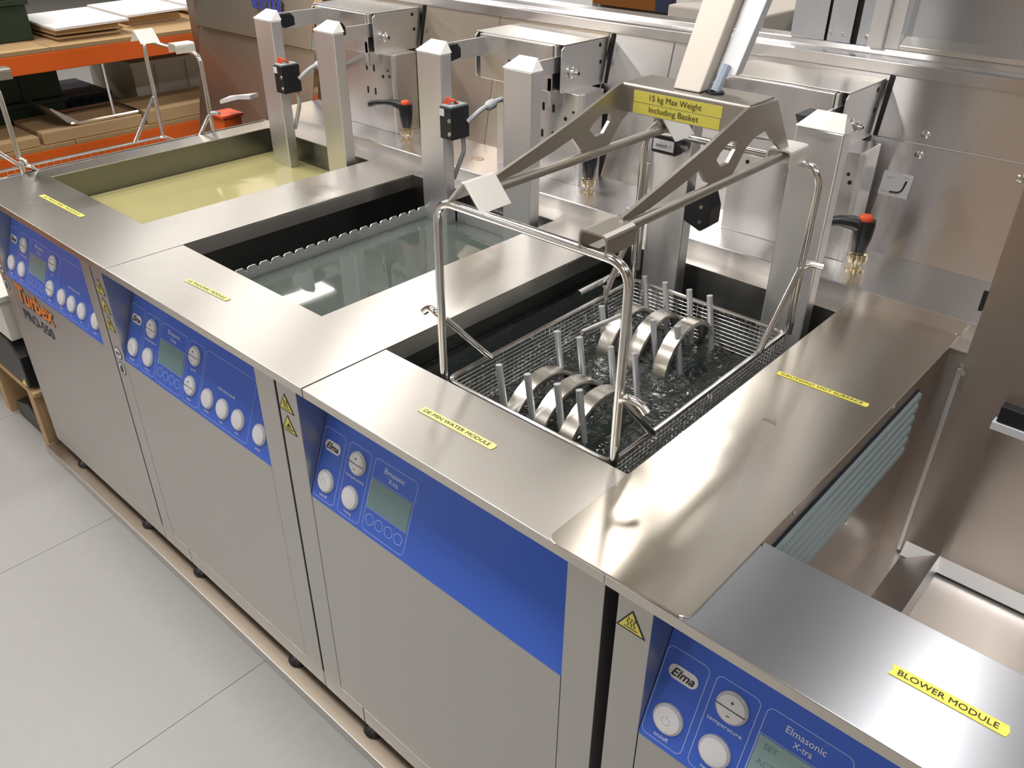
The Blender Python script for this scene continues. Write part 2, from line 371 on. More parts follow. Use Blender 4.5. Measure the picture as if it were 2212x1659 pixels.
def round_sign(parent, x, z, hand):
    a = obj('mandatory_sign', plate(MB(), (x, PY-0.0001, z), (1, 0, 0), (0, 0, 1), circ(0, 0, 0.023), 0.0008), 'navy', parent)
    obj('sign_face', plate(MB(), (x, PY-0.0009, z), (1, 0, 0), (0, 0, 1), circ(0, 0, 0.020), 0.0004), 'button', a)
    mk = MB()
    if hand: plate(mk, (x, PY-0.0013, z), (1, 0, 0), (0, 0, 1), [(-0.010, -0.014), (0.008, -0.014), (0.011, 0.002), (0.004, 0.015), (-0.004, 0.013), (-0.012, 0.0)], 0.0005)
    else:
        for k in (-1, 1): plate(mk, (x+k*0.007, PY-0.0013, z), (1, 0, 0), (0, 0, 1), circ(0, 0, 0.006, 12), 0.0005)
    obj('sign_symbol', mk, 'navy', a)

def foot(parent, x, y):
    obj('foot', MB().lathe((x, y, -1.207), (0, 0, 1), [(0, 0.034), (0.006, 0.036), (0.018, 0.030), (0.028, 0.012), (0.075, 0.011)], 14), 'black', parent, smooth=True)

def module(label, sl, sr, pl, pr, kind, top_pts_list, signs):
    """cabinet with recessed slanted operating panel, door, side sheets and worktop"""
    t = thing('washing_module', ((sl+sr)/2, 0.6, ZF+0.043), label, 'cleaning machine', 'stainless modules of the washing line')
    g = 0.0035
    for a, b in ((sl+g, pl), (pr, sr-g)):
        obj('front_strip', MB().box(a, b, PY, 0.145, -1.083, -0.024), 'front', t, bevel=0.0012)
    obj('door', MB().box(pl+0.002, pr-0.002, PY+0.0005, 0.035, -1.083, PZ-0.0005), 'front', t, bevel=0.0012)
    obj('side_sheet', MB().box(sl+g, sl+g+0.006, 0.145, 1.26, -1.16, -0.006), 'front', t)
    obj('side_sheet', MB().box(sr-g-0.006, sr-g, 0.145, 1.26, -1.16, -0.006), 'front', t)
    obj('rear_sheet', MB().box(sl+g, sr-g, 1.262, 1.268, -1.16, -0.006), 'front', t)
    obj('bottom_sheet', MB().box(sl+g, sr-g, 0.03, 1.26, -1.165, -1.155), 'tray', t)
    mb = MB()                                                  # folded sill under the doors, split mid-module
    xm = sl+0.185
    for a, b in ((sl, xm-0.002), (xm+0.002, sr)):
        mb.prism([(a, PY, -1.084), (a, PY+0.001, -1.150), (a, PY+0.020, -1.172), (a, PY+0.05, -1.172), (a, PY+0.05, -1.084)], (b-a, 0, 0))
    obj('bottom_sill', mb, 'front', t, bevel=0.001)
    for fx in (sl+0.19, sr-0.19):
        for fy in (0.045, 1.15): foot(t, fx, fy)
    control_panel(t, pl, pr, kind)
    for n_, pts, mat in top_pts_list:
        if n_ == 'worktop': mb = MB().prism([(x, y, -0.0035) for x, y in pts], (0, 0, 0.0035))
        else: mb = pts
        obj(n_, mb, mat, t, bevel=0.0009)
    for s_ in signs: s_(t)
    return t

def lip(x0, x1): return MB().prism([(x0, 0.0, -0.0045), (x0, -0.0005, -0.0025), (x0, 0.002, -0.0005), (x0, 0.006, -0.0005), (x0, 0.006, -0.024), (x0, 0.0, -0.024)], (x1-x0, 0, 0))
def tape(name, label, p0, p1, wd, mat, text, tw, th, ang=0.0, z=0.0006):
    """tape on the worktop from p0 to p1 with lettering"""
    def f(t):
        a = Vector((p0[0], p0[1], z)); b = Vector((p1[0], p1[1], z)); xd = (b-a).normalized(); yd = Vector((-xd.y, xd.x, 0)); L = (b-a).length
        mb = MB(); plate(mb, a, xd, yd, [(0, -wd/2), (L, -wd/2), (L+0.003, 0), (L, wd/2), (0, wd/2), (0.003, 0)], 0.0010)
        o = obj(name, mb, mat, t); part_label(o, label)
        if text: obj('lettering', text_mb(text, (a+b)/2+Vector((0, 0, 0.0012)), xd, yd, tw*L, th*wd, bold=0.0), 'ink', o)
    return f
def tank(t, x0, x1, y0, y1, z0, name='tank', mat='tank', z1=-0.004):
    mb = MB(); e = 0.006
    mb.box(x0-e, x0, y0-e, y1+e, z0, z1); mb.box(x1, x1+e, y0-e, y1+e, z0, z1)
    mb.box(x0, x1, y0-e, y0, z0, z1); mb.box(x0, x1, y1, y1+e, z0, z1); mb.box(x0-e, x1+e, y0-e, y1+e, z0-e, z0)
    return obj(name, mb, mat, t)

# --- module with the yellow detergent
def txt_turbex(t):
    o = obj('orange_lettering', text_mb('Turbex', (-2.135, PY, -0.395), (1, 0, 0), (0, 0, 1), 0.325, 0.078, bold=0.03, shear=0.2, lift=0.0008), 'orange', t)
    obj('lettering_shadow', text_mb('Turbex', (-2.129, PY, -0.399), (1, 0, 0), (0, 0, 1), 0.325, 0.078, bold=0.03, shear=0.2, lift=0.0004), 'ink', o)
    obj('model_lettering', text_mb('PRO-550', (-2.165, PY, -0.488), (1, 0, 0), (0, 0, 1), 0.27, 0.046, bold=0.015, lift=0.0006), 'bring', t).data.materials[0] = M['navy']
D1 = -0.951
M1 = module('steel washing module holding the yellow detergent bath, orange lettering on its door', -2.437, -1.489, -1.411+D1, -0.604+D1, 'ultra',
    [('worktop', [(-2.385, 0), (-1.331, 0), (-1.331, 1.27), (-1.583, 1.27), (-1.583, 0.245), (-2.28, 0.245), (-2.28, 1.27), (-2.385, 1.27)], 'top'),
     ('worktop_rear', MB().box(-2.28, -1.583, 1.19, 1.27, -0.0035, 0.0), 'top'),
     ('worktop_lip', lip(-2.385, -1.331), 'top'),
     ('worktop_lip', MB().box(-2.39, -2.385, 0.0, 1.27, -0.03, 0.0), 'top'),
     ('inner_flange', MB().box(-1.337, -1.331, 0.25, 1.19, -0.052, -0.004), 'top')],
    [txt_turbex, tape('label_tape', 'yellow label tape', (-2.098, 0.136), (-1.787, 0.142), 0.018, 'yellow', 'ULTRASONIC MODULE', 0.86, 0.5),
     lambda t: hot_sign(t, -2.40, -0.10), lambda t: hot_sign(t, -2.40, -0.165, False), lambda t: hot_sign(t, -2.40, -0.23), lambda t: round_sign(t, -2.40, -0.33, False), lambda t: round_sign(t, -2.40, -0.40, True)])
tank(M1, -2.28, -1.583, 0.245, 1.19, -0.5)
tag(obj('cleaning_liquid', MB().box(-2.278, -1.585, 0.247, 1.188, -0.40, -0.103), 'water1'), 'cloudy yellow detergent filling the bath with orange lettering on its door', 'liquid')

# --- module with the clear rinse bath
def weir(t):
    n = 19; y0, y1 = 0.262, 1.105; pts = [(y0, -0.30)]
    st = (y1-y0)/n; pts_top = []
    for k in range(n):
        a = y0+st*k
        pts_top += [(a+0.002, -0.073), (a+0.004, -0.066), (a+st*0.25, -0.060), (a+st*0.75, -0.060), (a+st-0.004, -0.066), (a+st-0.002, -0.073)]
    pts = [(y1, -0.30), (y0, -0.30)]+pts_top
    o = obj('overflow_weir', MB().prism([(-1.168, y, z) for y, z in pts], (0.004, 0, 0)), 'post', t)
    obj('weir_ledge', MB().box(-1.164, -1.10, 0.262, 1.105, -0.118, -0.112), 'post', t)
    obj('tank_rear_roll', MB().tube([(-1.0, 1.172, -0.052), (-0.64, 1.172, -0.052)], 0.012, 12), 'post', t, smooth=True)
    obj('tank_rear_lip', MB().box(-1.05, -0.635, 1.150, 1.158, -0.20, -0.062), 'post', t)
    mb = MB(); mb.prism([(-1.235, 1.0, 0.03), (-1.20, 1.0, 0.045), (-1.185, 1.0, 0.0), (-1.165, 1.0, -0.05), (-1.175, 1.0, -0.09), (-1.205, 1.0, -0.05)], (0, 0.012, 0))
M2 = module('steel washing module with the clear rinse bath between detergent and basket modules', -1.4855, -0.5145, -1.411, -0.601, 'ultra',
    [('worktop', [(-1.327, 0), (-0.377, 0), (-0.377, 1.27), (-0.629, 1.27), (-0.629, 0.245), (-1.327, 0.245)], 'top'),
     ('worktop_rear', MB().box(-1.327, -0.629, 1.19, 1.27, -0.0035, 0.0), 'top'),
     ('worktop_lip', lip(-1.327, -0.377), 'top'),
     ('inner_flange', MB().box(-0.383, -0.377, 0.25, 1.19, -0.052, -0.004), 'top')],
    [weir, tape('label_tape', 'yellow label tape', (-1.085, 0.122), (-0.889, 0.131), 0.018, 'yellowp', 'ULTRASONIC MODULE', 0.9, 0.6),
     lambda t: hot_sign(t, -1.449, -0.10), lambda t: hot_sign(t, -1.449, -0.163, False), lambda t: hot_sign(t, -1.449, -0.226), lambda t: round_sign(t, -1.449, -0.335, False), lambda t: round_sign(t, -1.449, -0.392, True)])
tank(M2, -1.43, -0.629, 0.245, 1.19, -0.5)
obj('overflow_trough', MB().box(-1.43, -1.168, 0.262, 1.19, -0.32, -0.31), 'darkgap', M2)
tag(obj('rinse_water', MB().box(-1.163, -0.631, 0.247, 1.148, -0.42, -0.102), 'water2'), 'still clear water in the bath behind a toothed overflow weir', 'water')

# --- module with the hanging basket
M3 = module('steel washing module with the wire basket hanging over its bath', -0.5115, 0.468, -0.429, 0.382, 'demin',
    [('worktop', [(-0.373, 0), (0.366, 0), (0.366, 0.9), (0.344, 0.9), (0.344, 0.245), (-0.373, 0.245)], 'top'),
     ('worktop_rear', MB().box(-0.373, 0.36, 1.19, 1.27, -0.0035, 0.0), 'top'),
     ('worktop_lip', lip(-0.373, 0.4705), 'top')],
    [tape('label_tape', 'yellow label tape lettered de-min water module', (-0.118, 0.127), (0.094, 0.131), 0.021, 'yellowp', 'DE-MIN WATER MODULE', 0.90, 0.5),
     lambda t: hot_sign(t, -0.478, -0.090), lambda t: hot_sign(t, -0.479, -0.152, False)])
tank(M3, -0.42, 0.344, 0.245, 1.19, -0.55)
tag(obj('demin_water', MB().box(-0.418, 0.342, 0.247, 1.188, -0.50, -0.128), 'water3'), 'dark rippled water the hanging wire basket dips into', 'water')

# --- blower module
XR = 1.62
def lid(t):
    mb = MB(); pts = []
    for cx_, cy_, a0 in ((0.612, 1.25, 0), (0.366, 1.25, 90), (0.366, 0.016, 180), (0.608, 0.022, 270)):
        r = 0.02
        for j in range(6): a = math.radians(a0+18*j); pts.append((cx_+r*math.cos(a), cy_+r*math.sin(a), 0.0005))
    o = obj('hot_lid', mb.prism(pts, (0, 0, 0.0035)), 'lid', t, bevel=0.001); part_label(o, 'polished lid plate')
    a = tape('label_tape', 'yellow label tape lettered caution hot surface', (0.378, 0.787), (0.589, 0.793), 0.017, 'yellow', 'CAUTION!! HOT SURFACE', 0.9, 0.5, z=0.0042); a(t)
    obj('lid_nick', MB().prism([(0.445, 0.588, 0.0042), (0.452, 0.600, 0.0045), (0.470, 0.604, 0.0045), (0.478, 0.590, 0.0042)], (0, 0, 0.0004)), 'brown', t)
CX0, CX1, CY0, CY1, CZ = 0.611, XR, 0.252, 1.20, -0.65
def chamber(t):
    e = 0.006
    obj('chamber_side', MB().box(CX0-e, CX0, CY0, CY1, CZ, -0.004), 'housing', t)
    obj('chamber_front', MB().box(CX0, CX1, CY0-e, CY0, CZ, -0.004), 'front', t)
    obj('chamber_rear', MB().box(CX0, 0.675, CY1, CY1+e, CZ, -0.004), 'housing', t)
    obj('chamber_floor', MB().box(CX0-e, CX1, CY0-e, CY1, CZ-e, CZ), 'back', t)
    obj('chamber_floor_rib', MB().prism([(CX0+0.07, CY0, CZ), (CX0+0.16, CY0, CZ+0.05), (CX0+0.17, CY0, CZ)], (0, CY1-CY0, 0)), 'post', t, bevel=0.001)
    gl = obj('air_grille', MB().box(CX0, CX0+0.004, 0.262, 1.105, -0.290, -0.088), 'navy', t); part_label(gl, 'grey-green louvred air grille')
    for k in range(6):
        z = -0.092-0.0325*k
        obj('slat', MB().prism([(CX0+0.004, 0.266, z), (CX0+0.012, 0.266, z-0.004), (CX0+0.013, 0.266, z-0.018), (CX0+0.004, 0.266, z-0.020)], (0, 0.835, 0)), 'louvre', gl, bevel=0.0008)
    for yy, zz in ((0.92, -0.05), (1.14, -0.15), (0.80, -0.32), (0.42, -0.05)):
        obj('screw', MB().lathe((CX0, yy, zz), (1, 0, 0), [(0, 0.006), (0.003, 0.005)], 8), 'wire', t)
M4 = module('steel blower module at the near end of the line with an open drying chamber', 0.4895, XR, 0.563, 1.50, 'blower',
    [('worktop', [(0.3662, 0), (XR, 0), (XR, 0.2505), (0.632, 0.2505), (0.632, 0.24), (0.3662, 0.24)], 'topc'),
     ('worktop_side', MB().box(0.368, 0.6105, 0.241, 1.262, -0.0035, 0.0), 'top'),
     ('worktop_rear', MB().box(0.6105, 0.672, 1.197, 1.27, -0.0035, 0.0), 'top'),
     ('worktop_lip', lip(0.4715, XR), 'top')],
    [lid, chamber, tape('label_tape', 'yellow label tape lettered blower module', (0.897, 0.130), (1.056, 0.1325), 0.022, 'yellow', 'BLOWER MODULE', 0.86, 0.5, z=0.0003),
     lambda t: hot_sign(t, 0.524, -0.086)])
obj('gap_shade', MB().box(0.466, 0.492, 0.10, 0.12, -1.15, -0.03), 'darkgap', M3)  # black sheet standing in for the shade deep between two modules

# tray the whole line stands on
t = thing('drip_tray', (-0.5, 0.6, ZF), 'low dull steel tray on the floor under the whole washing line', 'tray')
obj('tray_sheet', MB().box(-2.50, XR+0.1, -0.018, 1.32, ZF+0.036, ZF+0.043), 'tray', t, bevel=0.001)
obj('tray_edge', MB().box(-2.50, XR+0.1, -0.022, -0.018, ZF, ZF+0.046), 'front', t, bevel=0.001)
obj('tray_edge', MB().box(-2.504, -2.50, -0.022, 1.32, ZF, ZF+0.046), 'front', t)

# ================================================================= rear panelling
bw = thing('rear_panelling', (-0.9, 1.6, 0.0), 'long brushed steel back panelling with a ledge and folded top rail behind the baths', 'panel')
LX = -2.39
obj('ledge', MB().prism([(LX, 1.268, -0.002), (LX, 1.268, 0.043), (LX, 1.272, 0.045), (LX, 1.56, 0.045), (LX, 1.56, 0.039), (LX, 1.276, 0.039), (LX, 1.276, -0.002)], (-0.432-LX-0.001, 0, 0)), 'back', bw, bevel=0.001)
obj('ledge', MB().prism([(-0.430, 1.268, -0.002), (-0.430, 1.268, 0.043), (-0.430, 1.272, 0.045), (-0.430, 1.56, 0.045), (-0.430, 1.56, 0.039), (-0.430, 1.276, 0.039), (-0.430, 1.276, -0.002)], (XR+0.43, 0, 0)), 'back', bw, bevel=0.001)
def sheet(name, x0, x1, z0, z1, mat='back', t=0.006, off=0.0):
    if x1 < -0.7: mat = 'brown'  # left sheets carry their brown reflections as base colour
    ya = lambda z: 1.552+0.092*(z-0.045)/0.455+off
    return obj(name, MB().hexa([(x0, ya(z0), z0), (x1, ya(z0), z0), (x1, ya(z0)+t, z0), (x0, ya(z0)+t, z0)], [(x0, ya(z1), z1), (x1, ya(z1), z1), (x1, ya(z1)+t, z1), (x0, ya(z1)+t, z1)]), mat, bw, bevel=0.001)
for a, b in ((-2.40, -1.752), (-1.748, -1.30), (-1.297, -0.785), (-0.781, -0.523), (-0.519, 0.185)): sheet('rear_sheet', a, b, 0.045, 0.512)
sheet('rear_sheet', 0.189, 0.665, 0.045, 0.349); sheet('rear_sheet', 0.189, XR, 0.352, 0.512)
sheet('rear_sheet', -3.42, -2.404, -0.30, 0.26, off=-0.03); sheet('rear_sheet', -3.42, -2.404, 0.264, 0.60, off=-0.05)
obj('end_post', MB().box(-3.50, -3.425, 1.56, 1.62, -1.2, 0.75), 'tray', bw)
rl = obj('top_rail', MB().prism([(-2.40, 1.640, 0.512), (-2.40, 1.640, 0.545), (-2.40, 1.652, 0.549), (-2.40, 1.70, 0.549), (-2.40, 1.705, 0.566), (-2.40, 1.78, 0.566), (-2.40, 1.78, 0.512)], (XR+2.40, 0, 0)), 'back', bw, bevel=0.002)
for x, z in ((0.324, 0.378), (0.324, 0.325), (0.586, 0.317)):
    y = 1.552+0.092*(z-0.045)/0.455
    obj('screw', MB().lathe((x, y, z), (0, -1, 0.1), [(0, 0.011), (0.004, 0.011), (0.007, 0.005)], 12), 'rod', bw, smooth=True)
# small grey plate with the lever diagram
yb = lambda z: 1.552+0.092*(z-0.045)/0.455
UP = Vector((0, 0.092, 0.455)).normalized()
st = obj('instruction_plate', plate(MB(), (0.2475, yb(0.235)-0.0005, 0.235), (1, 0, 0), UP, [(0, -0.033), (0.083, -0.033), (0.083, 0.033), (0, 0.033)], 0.002), 'paper', bw)
st.data.materials[0] = M['paper']
o0 = Vector((0.2475, yb(0.235)-0.0036, 0.235))
obj('arrow_print', MB().tube(fillet([o0+Vector((0.030, 0, 0))+UP*-0.020, o0+Vector((0.062, 0, 0))+UP*-0.018, o0+Vector((0.068, 0, 0))+UP*0.016], 0.02), [0.0022]*2+[0.0024]*5+[0.003], 5), 'ink', st)
obj('plate_lettering', text_mb('RESET', o0+Vector((0.022, 0, 0))+UP*0.018, (1, 0, 0), UP, 0.018, 0.005), 'bring', st)
obj('plate_lettering', text_mb('DRAIN', o0+Vector((0.014, 0, 0))+UP*-0.020, (1, 0, 0), UP, 0.018, 0.005), 'bring', st)
obj('plate_lettering', text_mb('OPEN', o0+Vector((0.064, 0, 0))+UP*0.025, (1, 0, 0), UP, 0.016, 0.005), 'bring', st)
obj('blue_lettering', text_mb('elma', (-2.755, yb(0.43)-0.058, 0.437), (1, 0, 0), UP, 0.25, 0.085, bold=0.02, lift=0.001), 'dblue', bw)
# hole covers on the ledge
for x in (-1.182, -0.20):
    obj('cover_disc', MB().lathe((x, 1.395, 0.045), (0, 0, 1), [(0, 0.026), (0.002, 0.025)], 20), 'tray', bw)

# ================================================================= lifting mechanisms
def lift(bx, label, extra):
    """two flat tube posts, arms, housing with holed side plate; bx shifts the basket-module measures"""
    t = thing('basket_lift', (bx, 1.35, 0.045), label, 'lifting mechanism', 'basket lifts behind the baths')
    X = lambda v: v+bx
    for k, x0 in enumerate((-0.215, 0.178)):
        x0 = X(x0); x1 = x0+0.119
        mb = MB().hexa([(x0, 1.10, -0.46), (x1, 1.10, -0.46), (x1, 1.147, -0.46), (x0, 1.147, -0.46)], [(x0, 1.10, 0.475), (x1, 1.10, 0.475), (x1, 1.147, 0.475), (x0, 1.147, 0.475)])
        ps = obj('lift_post', mb, 'post', t, bevel=0.004)
        cap = MB().hexa([(x0-0.001, 1.098, 0.4755), (x1+0.001, 1.098, 0.4755), (x1+0.001, 1.149, 0.4755), (x0-0.001, 1.149, 0.4755)],
                        [(x0, 1.099, 0.4775), (x1, 1.099, 0.4775), (x1-0.022, 1.149, 0.508), (x0+0.024, 1.149, 0.508)])
        obj('post_cap', cap, 'cap', ps)
    # arms
    for (xa, y0, y1, z0, z1) in ((-0.172, 1.147, 1.50, 0.430, 0.490), (0.158, 1.147, 1.52, 0.415, 0.465)):
        ar = obj('arm', MB().box(X(xa)-0.004, X(xa)+0.004, y0, y1, z0, z1), 'post', t, bevel=0.001)
        obj('rubber_buffer', MB().prism([(X(xa)-0.012, 1.150, 0.487), (X(xa)-0.012, 1.235, 0.487), (X(xa)-0.012, 1.250, 0.470), (X(xa)-0.012, 1.250, 0.440), (X(xa)-0.012, 1.20, 0.432)], (0.030, 0, 0)), 'black', t, bevel=0.003)
    # housing
    a, b = X(-0.185), X(0.148)
    hs = obj('housing', MB().box(a, b, 1.372, 1.63, 0.352, 0.500), 'back', t, bevel=0.003)
    obj('housing_top', MB().box(X(-0.218), X(0.182), 1.39, 1.632, 0.5005, 0.5035), 'top', t, bevel=0.001)
    for xs_ in (-0.216, 0.176):
        mb = MB().prism([(X(xs_), 1.380, 0.362), (X(xs_), 1.388, 0.350), (X(xs_), 1.628, 0.350), (X(xs_), 1.628, 0.499), (X(xs_), 1.395, 0.499), (X(xs_), 1.380, 0.488)], (0.005, 0, 0))
        sp = obj('side_plate', mb, 'post', t, bevel=0.001)
        if xs_ > 0:
            xx = X(xs_)+0.005
            for (y, z) in ((1.585, 0.480), (1.592, 0.424)):
                obj('plate_hole', MB().lathe((xx, y, z), (1, 0, 0), [(0, 0.007), (0.0008, 0.007)], 12), 'darkgap', sp)
            bo = obj('bolt', MB().lathe((xx, 1.422, 0.415), (1, 0, 0), [(0, 0.020), (0.008, 0.020), (0.010, 0.014), (0.026, 0.013), (0.028, 0.009), (0.040, 0.009)], 10), 'rod', sp, smooth=True)
            obj('bolt_socket', MB().lathe((xx+0.040, 1.422, 0.415), (1, 0, 0), [(0, 0.005), (0.0006, 0.005)], 8), 'darkgap', bo)
    obj('slot_guide', MB().box(X(0.150), X(0.158), 1.378, 1.41, 0.43, 0.498), 'cap', t)
    obj('wall_gap', MB().hexa([(X(0.186), 1.612, 0.352), (X(0.198), 1.612, 0.352), (X(0.198), 1.640, 0.352), (X(0.186), 1.640, 0.352)], [(X(0.186), 1.639, 0.510), (X(0.198), 1.639, 0.510), (X(0.198), 1.66, 0.510), (X(0.186), 1.66, 0.510)]), 'darkgap', t)
    # bracket below the slot
    obj('guide_bracket', MB().box(X(0.13), X(0.146), 1.372, 1.380, 0.305, 0.395), 'post', t)
    # lower slotted panel
    lp = obj('slotted_panel', MB().box(X(-0.140), X(0.238), 1.41, 1.545, 0.0455, 0.351), 'back', t, bevel=0.002)
    obj('panel_flange', MB().box(X(0.238), X(0.252), 1.409, 1.425, 0.0455, 0.352), 'post', t, bevel=0.001)
    for (x, z, h) in ((0.083, 0.290, 0.028), (0.128, 0.290, 0.028), (0.080, 0.198, 0.028), (0.128, 0.198, 0.028)):
        obj('slot', MB().prism([(X(x)+q[0], 1.4098, z+q[1]) for q in rrect(-0.005, 0.005, -h/2, h/2, 0.0049)], (0, -0.0006, 0)), 'darkgap', lp)
    for (x, z, r) in ((0.182, 0.264, 0.007), (0.268-0.045, 0.270, 0.006), (0.215, 0.291, 0.005), (-0.085, 0.262, 0.006), (0.125, 0.248, 0.0)):
        if r: obj('panel_hole', MB().lathe((X(x), 1.4098, z), (0, -1, 0), [(0, r), (0.0006, r)], 10), 'darkgap', lp)
    extra(t, X)
    return t
def sensor_side(t, X):
    """black limit-switch box with white label on the left post"""
    x0 = X(-0.094); b = obj('sensor_box', MB().box(x0, x0+0.058, 1.082, 1.165, 0.212, 0.318), 'black', t, bevel=0.003)
    obj('sensor_label', MB().box(x0+0.001, x0+0.024, 1.0805, 1.0815, 0.288, 0.312), 'button', b)
    for z in (0.275, 0.232): obj('screw', MB().lathe((x0+0.046, 1.082, z), (0, -1, 0), [(0, 0.0075), (0.003, 0.0065)], 12), 'rod', b, smooth=True)
    obj('sensor_top', MB().box(x0+0.004, x0+0.054, 1.086, 1.160, 0.3185, 0.323), 'louvre', b)
    mb = MB()
    for k in range(3): mb.tube(fillet([(x0+0.010+0.008*k, 1.10, 0.322), (x0+0.012+0.008*k, 1.105, 0.345-0.004*k), (x0+0.028+0.006*k, 1.12, 0.335), (x0+0.03+0.006*k, 1.13, 0.322)], 0.01), 0.003, 6)
    obj('red_wires', mb, 'red', b, smooth=True)
    obj('white_cable', MB().tube(fillet([(x0+0.058, 1.155, 0.262), (x0+0.080, 1.20, 0.30), (x0+0.085, 1.30, 0.322), (X(-0.085), 1.41, 0.262)], 0.05), 0.0085, 8), 'cable', t, smooth=True)
    obj('cable_gland', MB().lathe((x0+0.078, 1.225, 0.302), (0.05, 1, 0.2), [(0, 0.011), (0.012, 0.017), (0.035, 0.017), (0.045, 0.010)], 10), 'cable', t, smooth=True)
    obj('white_cable', MB().tube(fillet([(x0+0.04, 1.15, 0.212), (x0+0.035, 1.16, 0.16), (x0+0.010, 1.165, 0.12), (x0-0.02, 1.16, 0.05)], 0.03), 0.008, 8), 'cable', t, smooth=True)
def sensor_front(t, X):
    a = obj('sensor_box', MB().box(X(-0.196), X(-0.120), 1.058, 1.096, 0.345, 0.445), 'black', t, bevel=0.003)
    part_label(a, 'black switch box with a white lettered label')
    obj('sensor_label', MB().box(X(-0.190), X(-0.126), 1.0565, 1.0575, 0.355, 0.383), 'button', a)
    obj('label_lettering', text_mb('switch 1', (X(-0.158), 1.0560, 0.369), (1, 0, 0), (0, 0, 1), 0.046, 0.010), 'ink', a)
    obj('screw', MB().tube([(X(-0.120), 1.075, 0.37), (X(-0.098), 1.075, 0.37)], 0.006, 8), 'rod', a)
    obj('red_wires', MB().tube(fillet([(X(-0.15), 1.07, 0.445), (X(-0.145), 1.07, 0.455), (X(-0.125), 1.07, 0.453), (X(-0.125), 1.07, 0.445)], 0.01), 0.004, 6), 'red', a)
    obj('black_lead', MB().tube(fillet([(X(-0.165), 1.07, 0.445), (X(-0.175), 1.06, 0.46), (X(-0.205), 1.05, 0.455), (X(-0.22), 1.04, 0.47)], 0.01), 0.003, 6), 'black', a)
    b = obj('sensor_box', MB().prism([(X(-0.096), 1.10, 0.165), (X(-0.042), 1.10, 0.145), (X(-0.018), 1.10, 0.165), (X(-0.018), 1.10, 0.215), (X(-0.035), 1.10, 0.255), (X(-0.05), 1.10, 0.265), (X(-0.096), 1.10, 0.24)], (0, 0.06, 0)), 'black', t, bevel=0.003)
    for z in (0.215, 0.172): obj('screw', MB().lathe((X(-0.045), 1.10, z), (0, -1, 0), [(0, 0.0065), (0.003, 0.0055)], 12), 'rod', b, smooth=True)
    obj('sensor_label', MB().box(X(-0.073), X(-0.055), 1.0985, 1.0995, 0.240, 0.250), 'button', b)
    obj('white_cable', MB().tube([(X(-0.10), 1.38, 0.345), (X(0.00), 1.375, 0.352), (X(0.05), 1.37, 0.35)], 0.006, 8), 'cable', t)
    # guide rod beside the post, black hook mark
    obj('guide_rod', MB().tube([(X(-0.222), 1.09, -0.02), (X(-0.222), 1.09, 0.30)], 0.006, 8), 'rod', t, smooth=True)
    obj('hinge_bar', MB().tube([(X(0.20), 1.02, 0.37), (X(0.18), 1.16, 0.36)], 0.001, 4), 'rod', t)
lift(-1.912, 'basket lift with two flat posts behind the yellow detergent bath', sensor_side)
lift(-0.957, 'basket lift with two flat posts behind the clear rinse bath', sensor_side)
lift(0.0, 'basket lift with two flat posts behind the hanging basket', sensor_front)

# ================================================================= clamping levers
def lever(x, y, ang, label):
    t = thing('drain_lever', (x, y, 0.045), label, 'lever', 'black drain levers with red caps')
    obj('valve_base', MB().lathe((x, y, 0.045), (0, 0, 1), [(0, 0.026), (0.005, 0.026), (0.006, 0.012), (0.024, 0.012), (0.026, 0.025), (0.036, 0.027), (0.052, 0.025), (0.054, 0.019), (0.060, 0.018)], 10), 'brass', t, smooth=True)
    obj('lever_hub', MB().lathe((x, y, 0.100), (0, 0, 1), [(0, 0.018), (0.004, 0.020), (0.045, 0.026), (0.080, 0.028), (0.092, 0.026)], 18), 'black', t, smooth=True)
    a = Vector((math.cos(ang), math.sin(ang), 0)); pts = []
    for d, dz, r in ((0.0, 0.070, 0.022), (0.035, 0.083, 0.019), (0.07, 0.086, 0.014), (0.12, 0.080, 0.011), (0.16, 0.074, 0.0105), (0.185, 0.066, 0.013), (0.20, 0.060, 0.011)):
        pts.append((Vector((x, y, 0.10+dz))+a*d, r))
    obj('lever_arm', MB().tube([p for p, r in pts], [r for p, r in pts], 10), 'black', t, smooth=True)
    obj('red_cap', MB().lathe((x, y, 0.191), (0, 0, 1), [(0, 0.019), (0.008, 0.019), (0.013, 0.015), (0.014, 0.006)], 14), 'red', t, smooth=True)
lever(-1.555, 1.37, math.radians(186), 'black lever with red cap behind the strip beside the yellow detergent bath')
lever(-0.64, 1.38, math.radians(150), 'black lever with red cap half hidden behind the fork arm')
lever(0.300, 1.38, math.radians(215), 'black lever with red cap nearest the diagram plate, arm bent forward')

# ================================================================= blower housing and tower
bh = thing('blower_housing', (1.1, 1.4, -0.65), 'tall dark-toned steel blower housing standing in the drying chamber', 'machine housing')
obj('housing_front', MB().box(0.672, XR, 1.196, 1.204, -0.645, 0.95), 'housing', bh, bevel=0.001)
obj('housing_side', MB().box(0.672, 0.678, 1.204, 1.55, 0.046, 0.95), 'housing', bh)
obj('housing_side', MB().box(0.672, 0.678, 1.204, 1.26, -0.645, -0.01), 'housing', bh)
obj('edge_strip', MB().box(0.664, 0.674, 1.188, 1.196, -0.64, -0.045), 'post', bh, bevel=0.001)
obj('edge_notch', MB().box(0.664, 0.672, 1.190, 1.197, 0.115, 0.165), 'darkgap', bh)
obj('edge_notch', MB().box(0.668, 0.684, 1.180, 1.190, -0.055, -0.045), 'rod', bh)
lt = obj('latch', MB().box(0.785, 0.90, 1.165, 1.196, -0.135, -0.09), 'black', bh, bevel=0.002)
obj('latch_plate', MB().box(0.778, 0.92, 1.16, 1.19, -0.155, -0.135), 'button', lt)
obj('fold_shelf', MB().prism([(0.68, 1.17, -0.64), (0.68, 1.20, -0.60), (0.68, 1.20, -0.64)], (XR-0.68, 0, 0)), 'post', bh)

